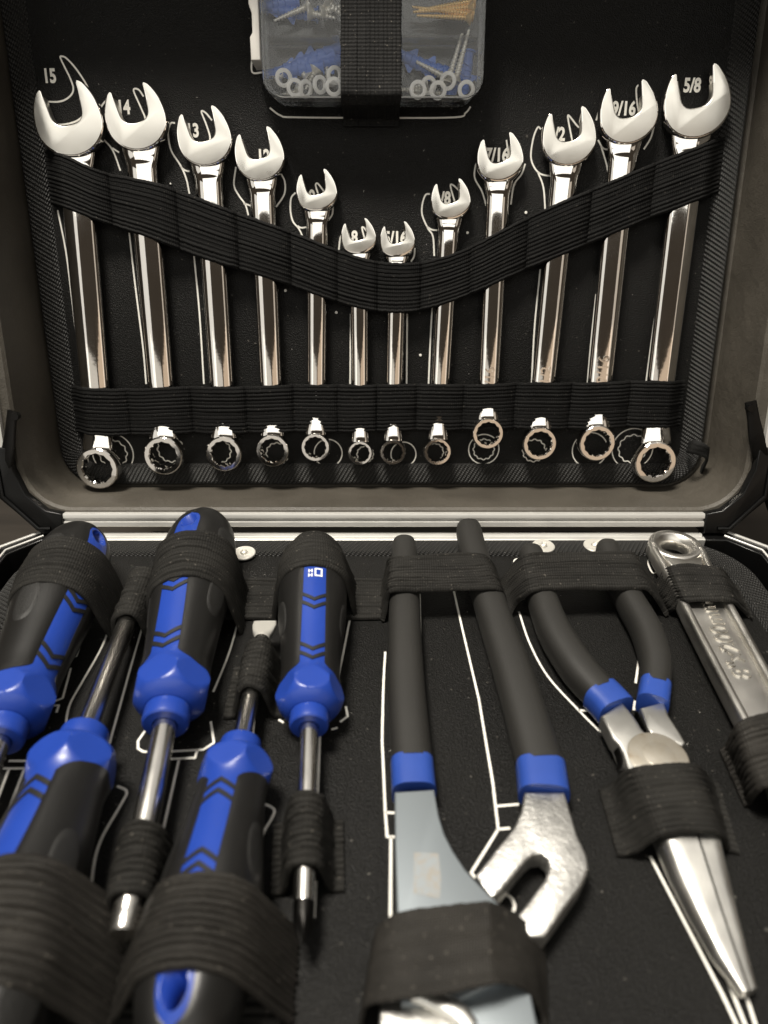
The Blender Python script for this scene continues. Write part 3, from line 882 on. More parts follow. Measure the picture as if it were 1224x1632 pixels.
for u, v, a in ((470, 146, 12), (500, 116, 60), (524, 128, -80), (446, 124, -130), (486, 120, -40)):
    make_screw(lid(u, v, .008), RAD(a), 0, .010, .0018, 'zinc', 'short silver screw under the washers beside the wall plugs', SG + ' short')
make_screw(lid(486, 12, .011), RAD(20), 0, .0185, .0019, 'zinc', 'silver screw lying on blue plugs in the back compartment', SG + ' upper')
for u, v, a in ((520, 18, -165), (528, 8, 140), (500, 22, 170)):
    make_screw(lid(u, v, .012), RAD(a), 0, .012, .0020, 'zinc', 'short silver screw in the back compartment', SG + ' upper short')
for u, v, a, L2 in ((745, 12, 4, .030), (746, 22, -6, .031), (748, 3, 8, .028), (742, 28, -2, .027)):
    make_screw(lid(u, v, .011), RAD(a), 0, L2, .0017, 'brass_zinc', 'long brass-coloured screw lying in the back compartment', 'brass screws in the organizer box')
PG = 'blue wall plugs in the organizer box'
for u, v, a, L2 in ((486, 102, 14, .030), (470, 112, 8, .028), (502, 92, 18, .026), (530, 98, 8, .022)):
    make_plug(lid(u, v, .007), RAD(a), 0, L2, .0030, 'blue ribbed wall plug lying above the white washers', PG)
for u, v, a, L2 in ((660, 98, -22, .024), (690, 110, -14, .024), (742, 120, 85, .020), (728, 130, 60, .016)):
    make_plug(lid(u, v, .0065), RAD(a), 0, L2, .0030, 'blue ribbed wall plug lying behind the silver screws', PG + ' right')
for u, v, a, L2 in ((440, 8, 10, .022), (470, 20, -5, .022)):
    make_plug(lid(u, v, .006), RAD(a), 0, L2, .0028, 'blue wall plug under screws in the back compartment', PG + ' upper')
# strap over the box (sewn to the panel)
G = []
for v, h in ((-60, BH + .0010), (-20, BH + .0010), (30, BH + .0010), (80, BH + .0010), (120, BH + .0010), (145, BH + .0010), (152, BH + .0004), (156, BH - .003), (165, .018), (178, .008), (190, .0022), (196, .0012), (204, .0012)):
    du = 0
    a = lid(543 + du, min(v, 152), h); c = lid(640, min(v, 152), h)
    if v > 152:
        y = by0 - 0.0022 - 0.0010 * (BH - h) / BH * 3 if h > .005 else by0 - 0.0052 - (0.004 if v > 200 else (0.001 if v > 193 else 0))
        a[1] = c[1] = y; a[2] = c[2] = h; xa = lid(543, 150, BH)[0]; xc = lid(638, 150, BH)[0]
        a[0], c[0] = xa, xc
    G.append([a, c])
G = np.array(G)
Gs = np.stack([spline(G[:, 0], 5), spline(G[:, 1], 5)], 1)
strap('box_strap', Gs, 14, 'elastic_box', lp, th=0.0011, rib=0.0003)

# ================================================================== base tool panel
bp = empty('base_tool_panel', mloc(0, 0, 0), 'black leatherette panel in the case base with white outlines, elastic loops and rivets', 'tool panel')
bboard = np.concatenate([arc(0.186 - .034, -0.0092 - .034, .034, 0, 90, 12), arc(-0.186 + .034, -0.0092 - .034, .034, 90, 180, 12), arc(-0.186 + .02, -0.318 + .02, .02, 180, 270, 8), arc(0.186 - .02, -0.318 + .02, .02, 270, 360, 8)])
V, Fc = prism(bboard, -0.0030, 0.0, 0.0004)
mesh('panel_board', V, Fc, 'leatherette', bp)
binding('edge_binding', bboard, 0.0120, bp)
# panel support inside the case
V, Fc = prism(rrect(-0.180, 0.180, -0.312, -0.014, 0.02), -0.0995, -0.0032, 0.001)
case_part('tool_insert', V, Fc, 'shell_black')

PRINT_BASE = [
 ([(614, 1039), (611, 1094), (609, 1180)], 1), ([(609, 1180), (614, 1294), (617, 1334), (629, 1334)], 0), ([(614, 1295), (630, 1296)], 0), ([(623, 1334), (622, 1475)], 0),
 ([(669, 947), (670, 1029), (667, 1068)], 1), ([(723, 941), (736, 999), (763, 1114), (774, 1180), (785, 1245), (794, 1322), (813, 1320)], 0), ([(792, 1285), (827, 1282)], 0),
 ([(794, 1322), (751, 1391), (782, 1428)], 0), ([(800, 1422), (815, 1432), (820, 1445), (815, 1459)], 1), ([(717, 884), (722, 878), (736, 877)], 1), ([(820, 903), (820, 893), (828, 890)], 1),
 ([(827, 975), (844, 1025), (873, 1078), (922, 1132), (955, 1165)], 1), ([(955, 1165), (972, 1164)], 0), ([(922, 1132), (950, 1134)], 0), ([(963, 1166), (981, 1208), (993, 1238)], 0),
 ([(981, 940), (997, 970), (1010, 1003), (1018, 1042), (1013, 1089)], 1), ([(1068, 1083), (1066, 1117), (1062, 1137)], 0), ([(1012, 1117), (1010, 1132)], 0),
 ([(1036, 1365), (1069, 1428), (1151, 1585), (1177, 1640)], 0), ([(1150, 1545), (1157, 1556), (1190, 1640)], 0), ([(1190, 1590), (1206, 1640)], 0),
 ([(1049, 911), (1040, 913), (1033, 898), (1036, 890), (1045, 894)], 1), ([(1079, 975), (1112, 1035), (1180, 1158)], 0),
 ([(177, 994), (161, 1034), (130, 1089), (110, 1127), (103, 1171)], 1), ([(113, 1065), (100, 1113), (86, 1118)], 0), ([(127, 1030), (122, 1046), (112, 1050)], 0), ([(86, 1125), (94, 1124), (90, 1136)], 0),
 ([(226, 1003), (206, 1072), (172, 1195)], 0), ([(379, 993), (364, 1044), (340, 1103)], 1), ([(235, 1160), (220, 1181), (220, 1193), (228, 1198), (242, 1199), (237, 1212)], 0),
 ([(336, 1150), (341, 1184), (324, 1195), (273, 1198)], 0), ([(271, 1210), (311, 1208), (314, 1196)], 0), ([(285, 1212), (259, 1328)], 0),
 ([(187, 1253), (202, 1262), (192, 1284), (161, 1339), (148, 1390), (141, 1481)], 1), ([(14, 1213), (45, 1213)], 0), ([(5, 1225), (45, 1225)], 0), ([(39, 1225), (0, 1328), (-20, 1380)], 0), ([(14, 1227), (-4, 1275)], 0),
 ([(407, 1119), (401, 1194)], 0), ([(415, 1283), (425, 1283), (437, 1291), (433, 1305), (419, 1330), (412, 1369), (411, 1424), (416, 1450)], 1),
 ([(560, 975), (547, 1042), (540, 1078), (543, 1103)], 1), ([(551, 1126), (554, 1142), (542, 1151)], 0), ([(510, 1172), (506, 1270)], 0), ([(503, 1405), (500, 1463)], 0), ([(444, 1147), (452, 1152)], 0), ([(528, 1163), (538, 1160)], 0),
]
for pl, smo in PRINT_BASE:
    P = np.array([base(u, v)[:2] for u, v in pl])
    if smo: P = spline(P, 6)
    else:
        Q = [P[0]]
        for a, c in zip(P[:-1], P[1:]):
            d = np.linalg.norm(c - a); e = min(0.0004, d * .3) / max(d, 1e-9)
            Q += [a + (c - a) * e, a + (c - a) * (1 - e), c]
        P = np.array(Q)
    ribbon('printed_outline', P, 0.00095, 0.00012, 'print_white', bp)
# flat washers riveted through the panel
for u, v in ((866, 871), (948, 870), (389, 882)):
    c = base(u, v, .0016)
    tt = np.linspace(0, 2 * math.pi, 40, endpoint=False)
    def rr(a, z): return np.column_stack([c[0] + a * np.cos(tt), c[1] + a * np.sin(tt), np.full(40, z)])
    V, Fc = rings([rr(.0060, 0.0013), rr(.0060, .0020), rr(.0057, .0023), rr(.0020, .0023), rr(.0020, .0016)])
    w_ = mesh('rivet_washer', V, Fc, 'zinc', bp, sharp=30)
    V, Fc = rings([rr(.0018, 0.0016), rr(.0017, .0030), rr(.0012, .0034), rr(.0008, .0030), rr(.0006, .0026)])
    mesh('rivet', V, Fc, 'zinc', w_, sharp=30)

def flat_strap(name, P0, P1, wid, ribs, m='elastic_base', n=24, z=0.0012):
    """flat band from P0 to P1 (mid points), width along y"""
    G = []
    for i in range(n):
        t = i / (n - 1); c = np.array(P0) * (1 - t) + np.array(P1) * t
        G.append([(c[0], c[1] + wid / 2, z), (c[0], c[1] - wid / 2, z)])
    return strap(name, G, ribs, m, bp)
yT, yB = base(590, 926)[1], base(590, 990)[1]
flat_strap('upper_band', (base(225, 960)[0], (yT + yB) / 2), (base(612, 960)[0], (yT + yB) / 2), yT - yB, 11)

def hull_profile(rc, zc, g, n1=7, n2=22, z0=0.0010, flange=0.0):
    """ground (-g) -> over circle (0, zc, rc) -> ground (+g); n points (y, z)"""
    def tangent(gx):
        dx, dz = gx, z0 - zc; D = math.hypot(dx, dz)
        if D <= rc: return math.atan2(dz, dx)
        return math.atan2(dz, dx) + math.acos(rc / D) * (1 if gx > 0 else -1)
    aR = tangent(g); aL = tangent(-g)
    if aL < 0: aL += 2 * math.pi
    pts = []
    if flange:
        for k in range(4): pts.append((-g - flange * (1 - k / 4), z0))
    pl = np.array([rc * math.cos(aL), zc + rc * math.sin(aL)])
    for k in range(n1): pts.append(tuple(np.array([-g, z0]) * (1 - k / n1) + pl * (k / n1)))
    for k in range(n2 + 1):
        a = aL + (aR - aL) * k / n2
        pts.append((rc * math.cos(a), zc + rc * math.sin(a)))
    pr = np.array(pts[-1])
    for k in range(1, n1 + 1): pts.append(tuple(pr * (1 - k / n1) + np.array([g, z0]) * (k / n1)))
    if flange:
        for k in range(1, 5): pts.append((g + flange * k / 4, z0))
    return np.array(pts)

def loop_over(name, p_axis, dirv, svals, rads, zcs, g, ribs, m='elastic_base', flange=0.0, skew=0.0, parent=bp, rib=0.00095):
    """elastic loop: p_axis ground point under s=0, dirv 2D unit axis direction"""
    d = np.array([dirv[0], dirv[1]]); d /= np.linalg.norm(d); nrm = np.array([d[1], -d[0]])
    rows = []
    for s, r, z in zip(svals, rads, zcs):
        pf = hull_profile(r, z, g, flange=flange)
        c = np.array(p_axis[:2]) + d * s
        rows.append(np.array([[c[0] + nrm[0] * y + d[0] * skew * (1 - zz / (z + r)), c[1] + nrm[1] * y + d[1] * skew * (1 - zz / (z + r)), zz] for y, zz in pf]))
    G = np.stack(rows, 1)
    # gentle smoothing along the loop
    for _ in range(2):
        G[1:-1] = 0.25 * G[:-2] + 0.5 * G[1:-1] + 0.25 * G[2:]
    return strap(name, G, ribs, m, parent, rib=rib)

# ================================================================== screwdrivers
class SD: pass
def prof_big(): # (s mm, r mm)
    return np.array([(0, 8.6), (1.0, 10.4), (3.5, 13.2), (7, 14.9), (9.5, 15.2), (12, 14.6), (15.5, 13.1), (20, 12.5), (28, 13.0), (42, 14.2), (56, 15.8), (70, 16.8), (84, 16.8), (96, 15.6), (104, 13.6), (110, 10.6), (114, 7.0), (116, 3.6), (116.8, 0.3)]) / 1000
def make_screwdriver(px_b, h_b, px_d, h_d, scale, roll, shaft_r, shaft_len, tip, label, flip=False, Ls=1.0, hole=True, logo=False, pads=True, hole_px=None):
    """px_b bolster centre, px_d a point on the shaft; handle runs away from px_d"""
    Pb = base(*px_b, h_b); Pd = base(*px_d, h_d)
    X = Pb - Pd; X /= np.linalg.norm(X)
    Z = np.array([0, 0, 1.]) - X * X[2]; Z /= np.linalg.norm(Z)
    Y = np.cross(Z, X)
    O = Pb - X * 0.0095 * scale
    M = Matrix(((X[0], Y[0], Z[0], O[0]), (X[1], Y[1], Z[1], O[1]), (X[2], Y[2], Z[2], O[2]), (0, 0, 0, 1))) @ Matrix.Rotation(roll, 4, 'X')
    t = empty('screwdriver', M, label, 'screwdriver', 'blue and black screwdrivers')
    pf = prof_big() * [scale * Ls, scale]
    sm = spline(pf, 6)
    Ltot = pf[-1, 0]
    def rad(s): return np.interp(s, sm[:, 0], sm[:, 1])
    NT_ = 96
    th = np.linspace(0, 2 * math.pi, NT_, endpoint=False)
    ap = 0.865 * 0.0152 * scale
    def surf(s, a, off=0.0):
        r = rad(s)
        k = np.abs(((a + math.pi / 6) % (math.pi / 3)) - math.pi / 6)
        if s < 0.0185 * scale: r = np.minimum(r, ap / np.cos(k) + 0.0 * s)
        r = r + off
        return np.array([np.full_like(a, s), r * np.sin(a), r * np.cos(a)]).T     # angle 0 = +Z (stripe)
    ss = np.unique(np.concatenate([np.linspace(0, 0.026 * scale, 34), np.linspace(0.026 * scale, Ltot * .9, 46), Ltot * (1 - 0.1 * np.cos(np.linspace(0, math.pi / 2, 16)))]))
    ss[-1] = Ltot
    V, Fc = rings([surf(s, th) for s in ss])
    core = mesh('handle_core', V, Fc, 'blue_plastic', t, sharp=28)
    # hanging hole
    sh = Ltot - 0.0125 * scale
    if hole_px: sh = float(np.dot(base(*hole_px) - O, X))
    if hole:
        q = np.column_stack([sh + 0.0056 * scale * np.cos(th[::3]), 0.0040 * scale * np.sin(th[::3])])
        V, Fc = rings([np.column_stack([q, np.full(len(q), z)]) for z in (-0.03, 0.03)])
        cut = mesh('cutter', V, Fc, 'blue_plastic', t)
        md = core.modifiers.new('hole', 'BOOLEAN'); md.operation = 'DIFFERENCE'; md.object = cut; md.solver = 'EXACT'
        bpy.context.view_layer.update()
        me = bpy.data.meshes.new_from_object(core.evaluated_get(bpy.context.evaluated_depsgraph_get()))
        core.modifiers.clear(); core.data = me; me.name = 'handle_core'
        bpy.data.objects.remove(cut)
    # collar
    c = 0.0085 * scale
    V, Fc = lathe_x([(0.002, c * .9), (-0.0005, c * .98), (-0.0052 * scale, c), (-0.0064 * scale, c * .97), (-0.0070 * scale, c * .9), (-0.0072 * scale, c * .55), (-0.0066 * scale, shaft_r * 1.02), (0, shaft_r * .9)], 48)
    mesh('collar', V, Fc, 'blue_plastic', t, sharp=30)
    # black grip: shell round the core, open along the stripe
    wst = 0.0057 * scale                       # stripe half width
    def gap(s):
        r = float(rad(s)); u = s / Ltot
        if hole: end = sh + 0.0085 * scale
        else: end = Ltot - 0.020 * scale
        w = wst
        if s > end - 0.010 * scale:
            k = min(1, max(0, (s - (end - 0.010 * scale)) / (0.010 * scale))); w = wst * math.sqrt(max(0, 1 - k * k))
        return min(w / max(r, 1e-5), 2.6)
    s_in = 0.0170 * scale
    gs = np.concatenate([np.linspace(0, 1, 60)])
    out, inn = [], []
    na = 80
    for g_ in gs:
        ro_, ri_ = [], []
        for j in range(na):
            f = j / (na - 1)
            # start line is scalloped: further from the stripe it reaches lower
            s0 = s_in - 0.0045 * scale * math.sin(math.pi * f) ** 0.6 + 0.0025 * scale * (abs(2 * f - 1) ** 8)
            s = s0 + (Ltot - 0.0002 - s0) * (g_ ** 0.92 if g_ > 0 else 0)
            ga = gap(s)
            a = ga + (2 * math.pi - 2 * ga) * f
            e = min(1, min(g_ * 30, 1)); ed = min(1, min(f, 1 - f) * 26)
            offv = 0.0002 * scale + 0.0006 * scale * (math.sqrt(max(0, min(e, ed))) if g_ < 0.97 else 1)
            ro_.append(surf(s, np.array([a]), offv)[0]); ri_.append(surf(s, np.array([a]), -0.0006)[0])
        out.append(ro_); inn.append(ri_)
    nS = len(gs); V = []; Fc = []
    for r_ in out: V += r_
    for r_ in inn: V += r_
    o2 = nS * na
    for i in range(nS - 1):
        for j in range(na - 1):
            a = i * na + j
            Fc.append((a, a + 1, a + na + 1, a + na)); Fc.append((o2 + a, o2 + a + na, o2 + a + na + 1, o2 + a + 1))
    for i in range(nS - 1):
        for j in (0, na - 1):
            a = i * na + j; Fc.append((a, a + na, o2 + a + na, o2 + a))
    for j in range(na - 1):
        for i in (0, nS - 1):
            a = i * na + j; Fc.append((a, a + 1, o2 + a + 1, o2 + a))
    grip = mesh('rubber_grip', V, Fc, 'grip_rubber', t, sharp=45)
    # chevron bars across the stripe, apex to the bolster
    def patch(fn0, fn1, aw, off0, off1, name, m, parent=t, na_=17, ns=4):
        V = []; Fc = []
        for lay, off in ((0, off1), (1, off0)):
            for j in range(na_):
                f = j / (na_ - 1) * 2 - 1
                for i in range(ns):
                    s = fn0(f) + (fn1(f) - fn0(f)) * i / (ns - 1)
                    a = f * aw(s)
                    V.append(surf(s, np.array([a]), off)[0])
        q = na_ * ns
        for j in range(na_ - 1):
            for i in range(ns - 1):
                a = j * ns + i; Fc.append((a, a + 1, a + ns + 1, a + ns)); Fc.append((q + a, q + a + ns, q + a + ns + 1, q + a + 1))
        for j in range(na_ - 1):
            for i in (0, ns - 1):
                a = j * ns + i; Fc.append((a, a + ns, q + a + ns, q + a))
        for i in range(ns - 1):
            for j in (0, na_ - 1):
                a = j * ns + i; Fc.append((a, a + 1, q + a + 1, q + a))
        return mesh(name, V, Fc, m, parent, sharp=40)
    bw = 0.0021 * scale
    for s0 in (0.0200, 0.0252, 0.0505, 0.0557):
        s0 = s0 * scale
        f0 = lambda f, s0=s0: s0 + 0.0040 * scale * abs(f)
        f1 = lambda f, s0=s0: s0 + bw + 0.0040 * scale * abs(f)
        patch(f0, f1, lambda s: gap(s) * 1.02, -0.0004, 0.00045 * scale, 'chevron_bar', 'chevron_rubber')
    if pads:
        for side in (-1, 1):
            for (sc, sl, aw) in ((0.050, 0.0125, 0.36), (0.086, 0.009, 0.42)):
                sc *= scale * Ls; sl *= scale
                V = []; Fc = []
                n = 28; kk = 5; a0 = side * 1.28
                V.append(surf(sc, np.array([a0]), 0.00105 * scale)[0])
                for k in range(1, kk + 1):
                    rr_ = k / kk
                    for j in range(n):
                        q = 2 * math.pi * j / n
                        off = (0.00105 if k < kk - 1 else (0.0012 if k == kk - 1 else 0.0002)) * scale
                        V.append(surf(sc + sl * rr_ * np.sign(math.cos(q)) * abs(math.cos(q)) ** .8, np.array([a0 + aw * rr_ * np.sign(math.sin(q)) * abs(math.sin(q)) ** .8]), off)[0])
                for j in range(n):
                    Fc.append((0, 1 + j, 1 + (j + 1) % n))
                    for k in range(kk - 1):
                        a = 1 + k * n + j; b2 = 1 + k * n + (j + 1) % n
                        Fc.append((a, b2, b2 + n, a + n))
                mesh('thumb_pad', V, Fc, 'pad_rubber', grip, sharp=60)
    if logo:
        s1 = 0.0730 * scale
        def bitp(sa, sb, fa, fb):
            V = []; Fc = []
            for i in range(3):
                for j in range(4):
                    s = sa + (sb - sa) * i / 2; f = fa + (fb - fa) * j / 3
                    V.append(surf(s, np.array([f * wst / float(rad(s))]), 0.00008)[0])
            for i in range(2):
                for j in range(3):
                    a = i * 4 + j; Fc.append((a, a + 1, a + 5, a + 4))
            mesh('printed_mark', V, Fc, 'print_white', core, smooth=False)
        q = 0.0011 * scale; hgt = 0.0062 * scale
        # squared letter D read from the butt end, then two small letters
        bitp(s1, s1 + q, -.66, .05); bitp(s1 + hgt - q, s1 + hgt, -.66, .05); bitp(s1 + q, s1 + hgt - q, -.10, .05); bitp(s1 + q, s1 + hgt - q, -.66, -.50)
        for k in range(2):
            sa = s1 - 0.0006 * scale + k * 0.0034 * scale
            bitp(sa, sa + .0026 * scale, .22, .32); bitp(sa, sa + .0026 * scale, .50, .60); bitp(sa + .0009 * scale, sa + .0017 * scale, .32, .50)
    # shaft
    se = -shaft_len
    V, Fc = lathe_x([(0.004, shaft_r), (se + .0115 if tip == 'cross' else se + .0060, shaft_r), (se + (.0110 if tip == 'cross' else .0056), shaft_r * .97)], 32)
    shf = mesh('shaft', V, Fc, 'steel_shaft', t, sharp=40)
    if tip == 'cross':
        n = 32; tt = np.linspace(0, 2 * math.pi, n, endpoint=False); secs = []
        for x, r, dep in ((se + .0112, shaft_r * .985, 0), (se + .0075, shaft_r * .97, 0), (se + .0055, shaft_r * .92, .16), (se + .003, shaft_r * .66, .38), (se + .0010, shaft_r * .36, .45), (se, shaft_r * .14, .3)):
            r_ = r * (1 - dep * (0.5 - 0.5 * np.cos(4 * tt)) ** .8)
            secs.append(np.column_stack([np.full(n, x), r_ * np.cos(tt), r_ * np.sin(tt)]))
        V, Fc = rings(secs)
        mesh('cross_tip', V, Fc, 'black_steel', t, sharp=30)
    elif tip == 'flat':
        secs = []
        for x, w, h in ((se + .0062, shaft_r * .98, shaft_r * .98), (se + .004, shaft_r * 1.0, shaft_r * .9), (se + .001, shaft_r * 1.35, shaft_r * .60), (se - .003, shaft_r * 1.55, shaft_r * .36), (se - .0060, shaft_r * 1.48, shaft_r * .22)):
            q = superell(w, h, 24, 2 if x > se + .003 else 5); secs.append(np.column_stack([np.full(24, x), q]))
        V, Fc = rings(secs); Vr = Matrix.Rotation(-roll, 3, 'X')
        mesh('flat_tip', [Vr @ Vector(v) for v in V], Fc, 'zinc', t, sharp=30)
    elif tip == 'end':
        V, Fc = lathe_x([(se + .0058, shaft_r * .97), (se + .001, shaft_r * .96), (se + .0002, shaft_r * .86), (se, shaft_r * .3)], 32)
        mesh('shaft_tip', V, Fc, 'steel_shaft', t, sharp=30)
    r = SD(); r.O = O; r.X = X; r.rad = rad; r.scale = scale; r.L = Ltot; r.t = t; r.shaft_r = shaft_r
    return r

BIGS, SML = 1.0, 0.86
sA = make_screwdriver((22, 1123), .0172, (-16, 1215), .0165, BIGS, RAD(58), .0042, .062, 'end',
     'large blue and black screwdriver with grey grip pads showing and stripe turned aside', Ls=1.03, hole_px=(152, 866, .024))
sB = make_screwdriver((274, 1100), .0172, (209, 1425), .0145, BIGS, RAD(-14), .0042, .079, 'end',
     'large screwdriver with its blue hanging hole showing above the strap and chevron stripe up', Ls=1.065, hole_px=(308, 841, .031))
sC = make_screwdriver((494, 1111), .0150, (485, 1420), .0125, SML, RAD(7), .0032, .080, 'cross',
     'small screwdriver with black cross tip and white letters on its blue stripe', Ls=1.06, hole=False, logo=True)
sD = make_screwdriver((114, 1228), .0172, (203, 990), .0150, BIGS, RAD(22), .0039, .078, 'end',
     'large reversed screwdriver with its shaft tucked in a loop between two upright handles', hole=False)
sE = make_screwdriver((374, 1236), .0150, (415, 1030), .0130, SML, RAD(8), .0033, .0665, 'flat',
     'small reversed screwdriver with flat silver tip and open hole at its handle end', hole_px=(296, 1580, .027), Ls=0.925)

def sd_loop(name, s, s0, s1, g, ribs, m='elastic_base', extra=0.0010, skew=0.0):
    sv = np.linspace(s0, s1, 7)
    d = s.X[:2] / np.linalg.norm(s.X[:2])
    rads = [float(s.rad(x)) + extra for x in sv]; zc = [s.O[2] + s.X[2] * x for x in sv]
    return loop_over(name, s.O, d, sv, rads, zc, g, ribs, m, skew=skew)
def s_at(s, y):     # axis station where the axis crosses world y
    return (y - s.O[1]) / s.X[1]
sd_loop('handle_loop', sA, 0.0595, 0.0910, .0215, 12)
sd_loop('handle_loop', sB, 0.0570, 0.0880, .0205, 12)
sd_loop('handle_loop', sC, 0.0685, 0.0995, .0185, 11)
# lower band over the reversed handles
sd_loop('handle_loop', sE, 0.0515, 0.0765, .024, 13, 'elastic_satin')
sd_loop('handle_loop', sD, 0.050, 0.084, .027, 13, 'elastic_satin')
# small loops on the shafts
def shaft_loop(s, s0, s1, g, fl, ribs, extra=.0014, rib=.0010):
    d = s.X[:2] / np.linalg.norm(s.X[:2]); sv = np.linspace(s0, s1, 4)
    loop_over('shaft_loop', s.O, d, sv, [s.shaft_r + extra] * 4, [max(s.O[2] + s.X[2] * x, s.shaft_r + .001) for x in sv], g, ribs, flange=fl, rib=rib)
def s_px(s, u, v, h): return float(np.dot(base(u, v, h) - s.O, s.X))
shaft_loop(sC, s_px(sC, 484, 1392, .012), s_px(sC, 488, 1272, .014), .0075, .0040, 11)
shaft_loop(sB, s_px(sB, 207, 1440, .014), s_px(sB, 228, 1322, .016), .0080, .0040, 11)
shaft_loop(sE, s_px(sE, 414, 1030, .013), s_px(sE, 399, 1104, .015), .0075, .0045, 11)
shaft_loop(sD, s_px(sD, 226, 915, .015), s_px(sD, 208, 990, .016), .0075, .0030, 12)
flat_strap('lower_band', (base(-80, 1570)[0], base(150, 1570)[1]), (base(455, 1570)[0], base(150, 1570)[1]), .031, 12)

# ================================================================== groove joint pliers
def local_empty(name, loc, **kw):
    e = empty(name, mloc(*loc), **kw); return e
def loc_mesh(name, V, Fc, m, parent, origin, **kw):
    return mesh(name, [(v[0] - origin[0], v[1] - origin[1], v[2] - origin[2]) for v in V], Fc, m, parent, **kw)
def px_outline(px, h, n=0):
    P = np.array([base(u, v, h)[:2] for u, v in px])
    return P
def px_path(pts, n=8):
    return spline([base(u, v, h) for u, v, h in pts], n)

GO = base(760, 1300); GO[2] = 0
gj = local_empty('groove_joint_pliers', GO, label='groove joint pliers with long black dipped handles and a slotted silver arm', cat='pliers')
def handle(parent, O, pts, w, h, cuff_pts, cw, name='handle_sleeve'):
    P = px_path(pts); m = len(P)
    V, Fc = sweep(P, np.interp(np.linspace(0, 1, m), np.linspace(0, 1, len(w)), w), np.interp(np.linspace(0, 1, m), np.linspace(0, 1, len(h)), h), 28, 2.5, round_end=(True, False))
    hs = loc_mesh(name, V, Fc, 'dipped_rubber', parent, O, sharp=50)
    P = px_path(cuff_pts, 5)
    V, Fc = sweep(P, cw, h[-1] * 0.97, 28, 3.0)
    loc_mesh('blue_cuff', V, Fc, 'blue_dip', parent, O, sharp=50)
handle(gj, GO, [(644, 872, .0085), (645, 910, .0085), (645, 1000, .0082), (648, 1100, .0080), (657, 1220, .0078)], [.0062, .0068, .0072, .0074, .0074], [.0068, .0075, .0075, .0073, .0070],
       [(656.5, 1217, .0078), (658, 1240, .0078), (660, 1266, .0078)], .0076)
handle(gj, GO, [(747, 846, .0085), (757, 890, .0085), (793, 1000, .0082), (826, 1100, .0080), (862, 1224, .0078)], [.0066, .0070, .0076, .0080, .0084], [.0068, .0075, .0075, .0073, .0070],
       [(861, 1221, .0078), (864, 1245, .0078), (867, 1270, .0078)], .0086)
# arms
def arm(name, px, h, th, m, bev, parent=gj, O=GO, mi_top=None):
    P = px_outline(px, h)
    V, Fc = prism(P, h - th, h, bev)
    return loc_mesh(name, V, Fc, m, parent, O, sharp=40)
armL = arm('grey_arm', [(629, 1262), (692, 1258), (699, 1298), (708, 1328), (722, 1356), (742, 1386), (766, 1412), (795, 1440), (822, 1480), (800, 1560), (722, 1600), (640, 1600), (634, 1480), (630, 1350)], .0150, .0075, 'grey_blue_steel', .0006)
# tan stamped rectangle on the arm
P = px_outline([(660, 1358), (699, 1360), (703, 1402), (701, 1432), (659, 1424)], .0151)
V = [(x - GO[0], y - GO[1], .01506) for x, y in P]
mesh('stamp', V, [tuple(range(5))], 'stamp_tan', armL, smooth=False)
slot_px = [(836, 1262), (900, 1262), (908, 1288), (920, 1330), (936, 1364), (938, 1384), (926, 1412), (900, 1448), (868, 1492), (845, 1492), (822, 1464), (846, 1432), (868, 1403), (876, 1384), (874, 1369), (863, 1360), (849, 1362), (838, 1371), (818, 1396), (797, 1422), (784, 1431), (770, 1414), (757, 1396), (776, 1372), (800, 1342), (820, 1317), (831, 1292)]
arm('slotted_arm', slot_px, .0118, .0080, 'cast_steel', .0008)
arm('lower_jaw', [(606, 1592), (650, 1585), (690, 1590), (730, 1612), (770, 1650), (790, 1720), (600, 1720)], .0135, .0085, 'cast_steel', .0008)
arm('upper_jaw', [(730, 1592), (800, 1560), (845, 1580), (862, 1660), (870, 1720), (760, 1720), (745, 1650)], .0125, .0075, 'grey_blue_steel', .0006)
P = px_path([(660, 1580, .0155), (690, 1592, .0155), (730, 1615, .0150), (750, 1640, .0150)], 6)
V, Fc = sweep(P, .0026, .0016, 16); loc_mesh('jaw_ridge', V, Fc, 'satin_steel', gj, GO)

def px_strap(name, secs, ribs, m='elastic_base', n=8, rib=.00095, th=.0011):
    A = spline([base(*a) for a, c in secs], n); C = spline([base(*c) for a, c in secs], n)
    return strap(name, np.stack([A, C], 1), ribs, m, bp, rib=rib, th=th)
yT2, yB2 = yT, yB
def world_strap(name, xs_h, ytop, ybot, ribs, m='elastic_base', n=6, rib=.00095):
    """xs_h: (x, h, [shift y])"""
    A = spline([(x, ytop + s, h) for x, h, s in xs_h], n); C = spline([(x2, ybot + s, h) for (x, h, s), x2 in zip(xs_h, [q[0] for q in xs_h])], n)
    return strap(name, np.stack([A, C], 1), ribs, m, bp, rib=rib)
H1 = .0170
px_strap('handle_loop', [((611, 927, .0012), (611, 990, .0012)), ((616, 914, .006), (615, 974, .006)), ((621, 896, .013), (619, 952, .013)), ((629, 888, H1), (627, 943, H1)), ((660, 886, H1), (660, 942, H1)), ((705, 885, H1 - .0004), (712, 941, H1 - .0004)), ((745, 883, H1), (770, 940, H1)), ((768, 883, H1 - .0005), (792, 940, H1 - .0005)), ((780, 896, .012), (800, 950, .012)), ((788, 915, .005), (806, 972, .005)), ((793, 927, .0012), (811, 990, .0012))], 13)
H2 = .0165
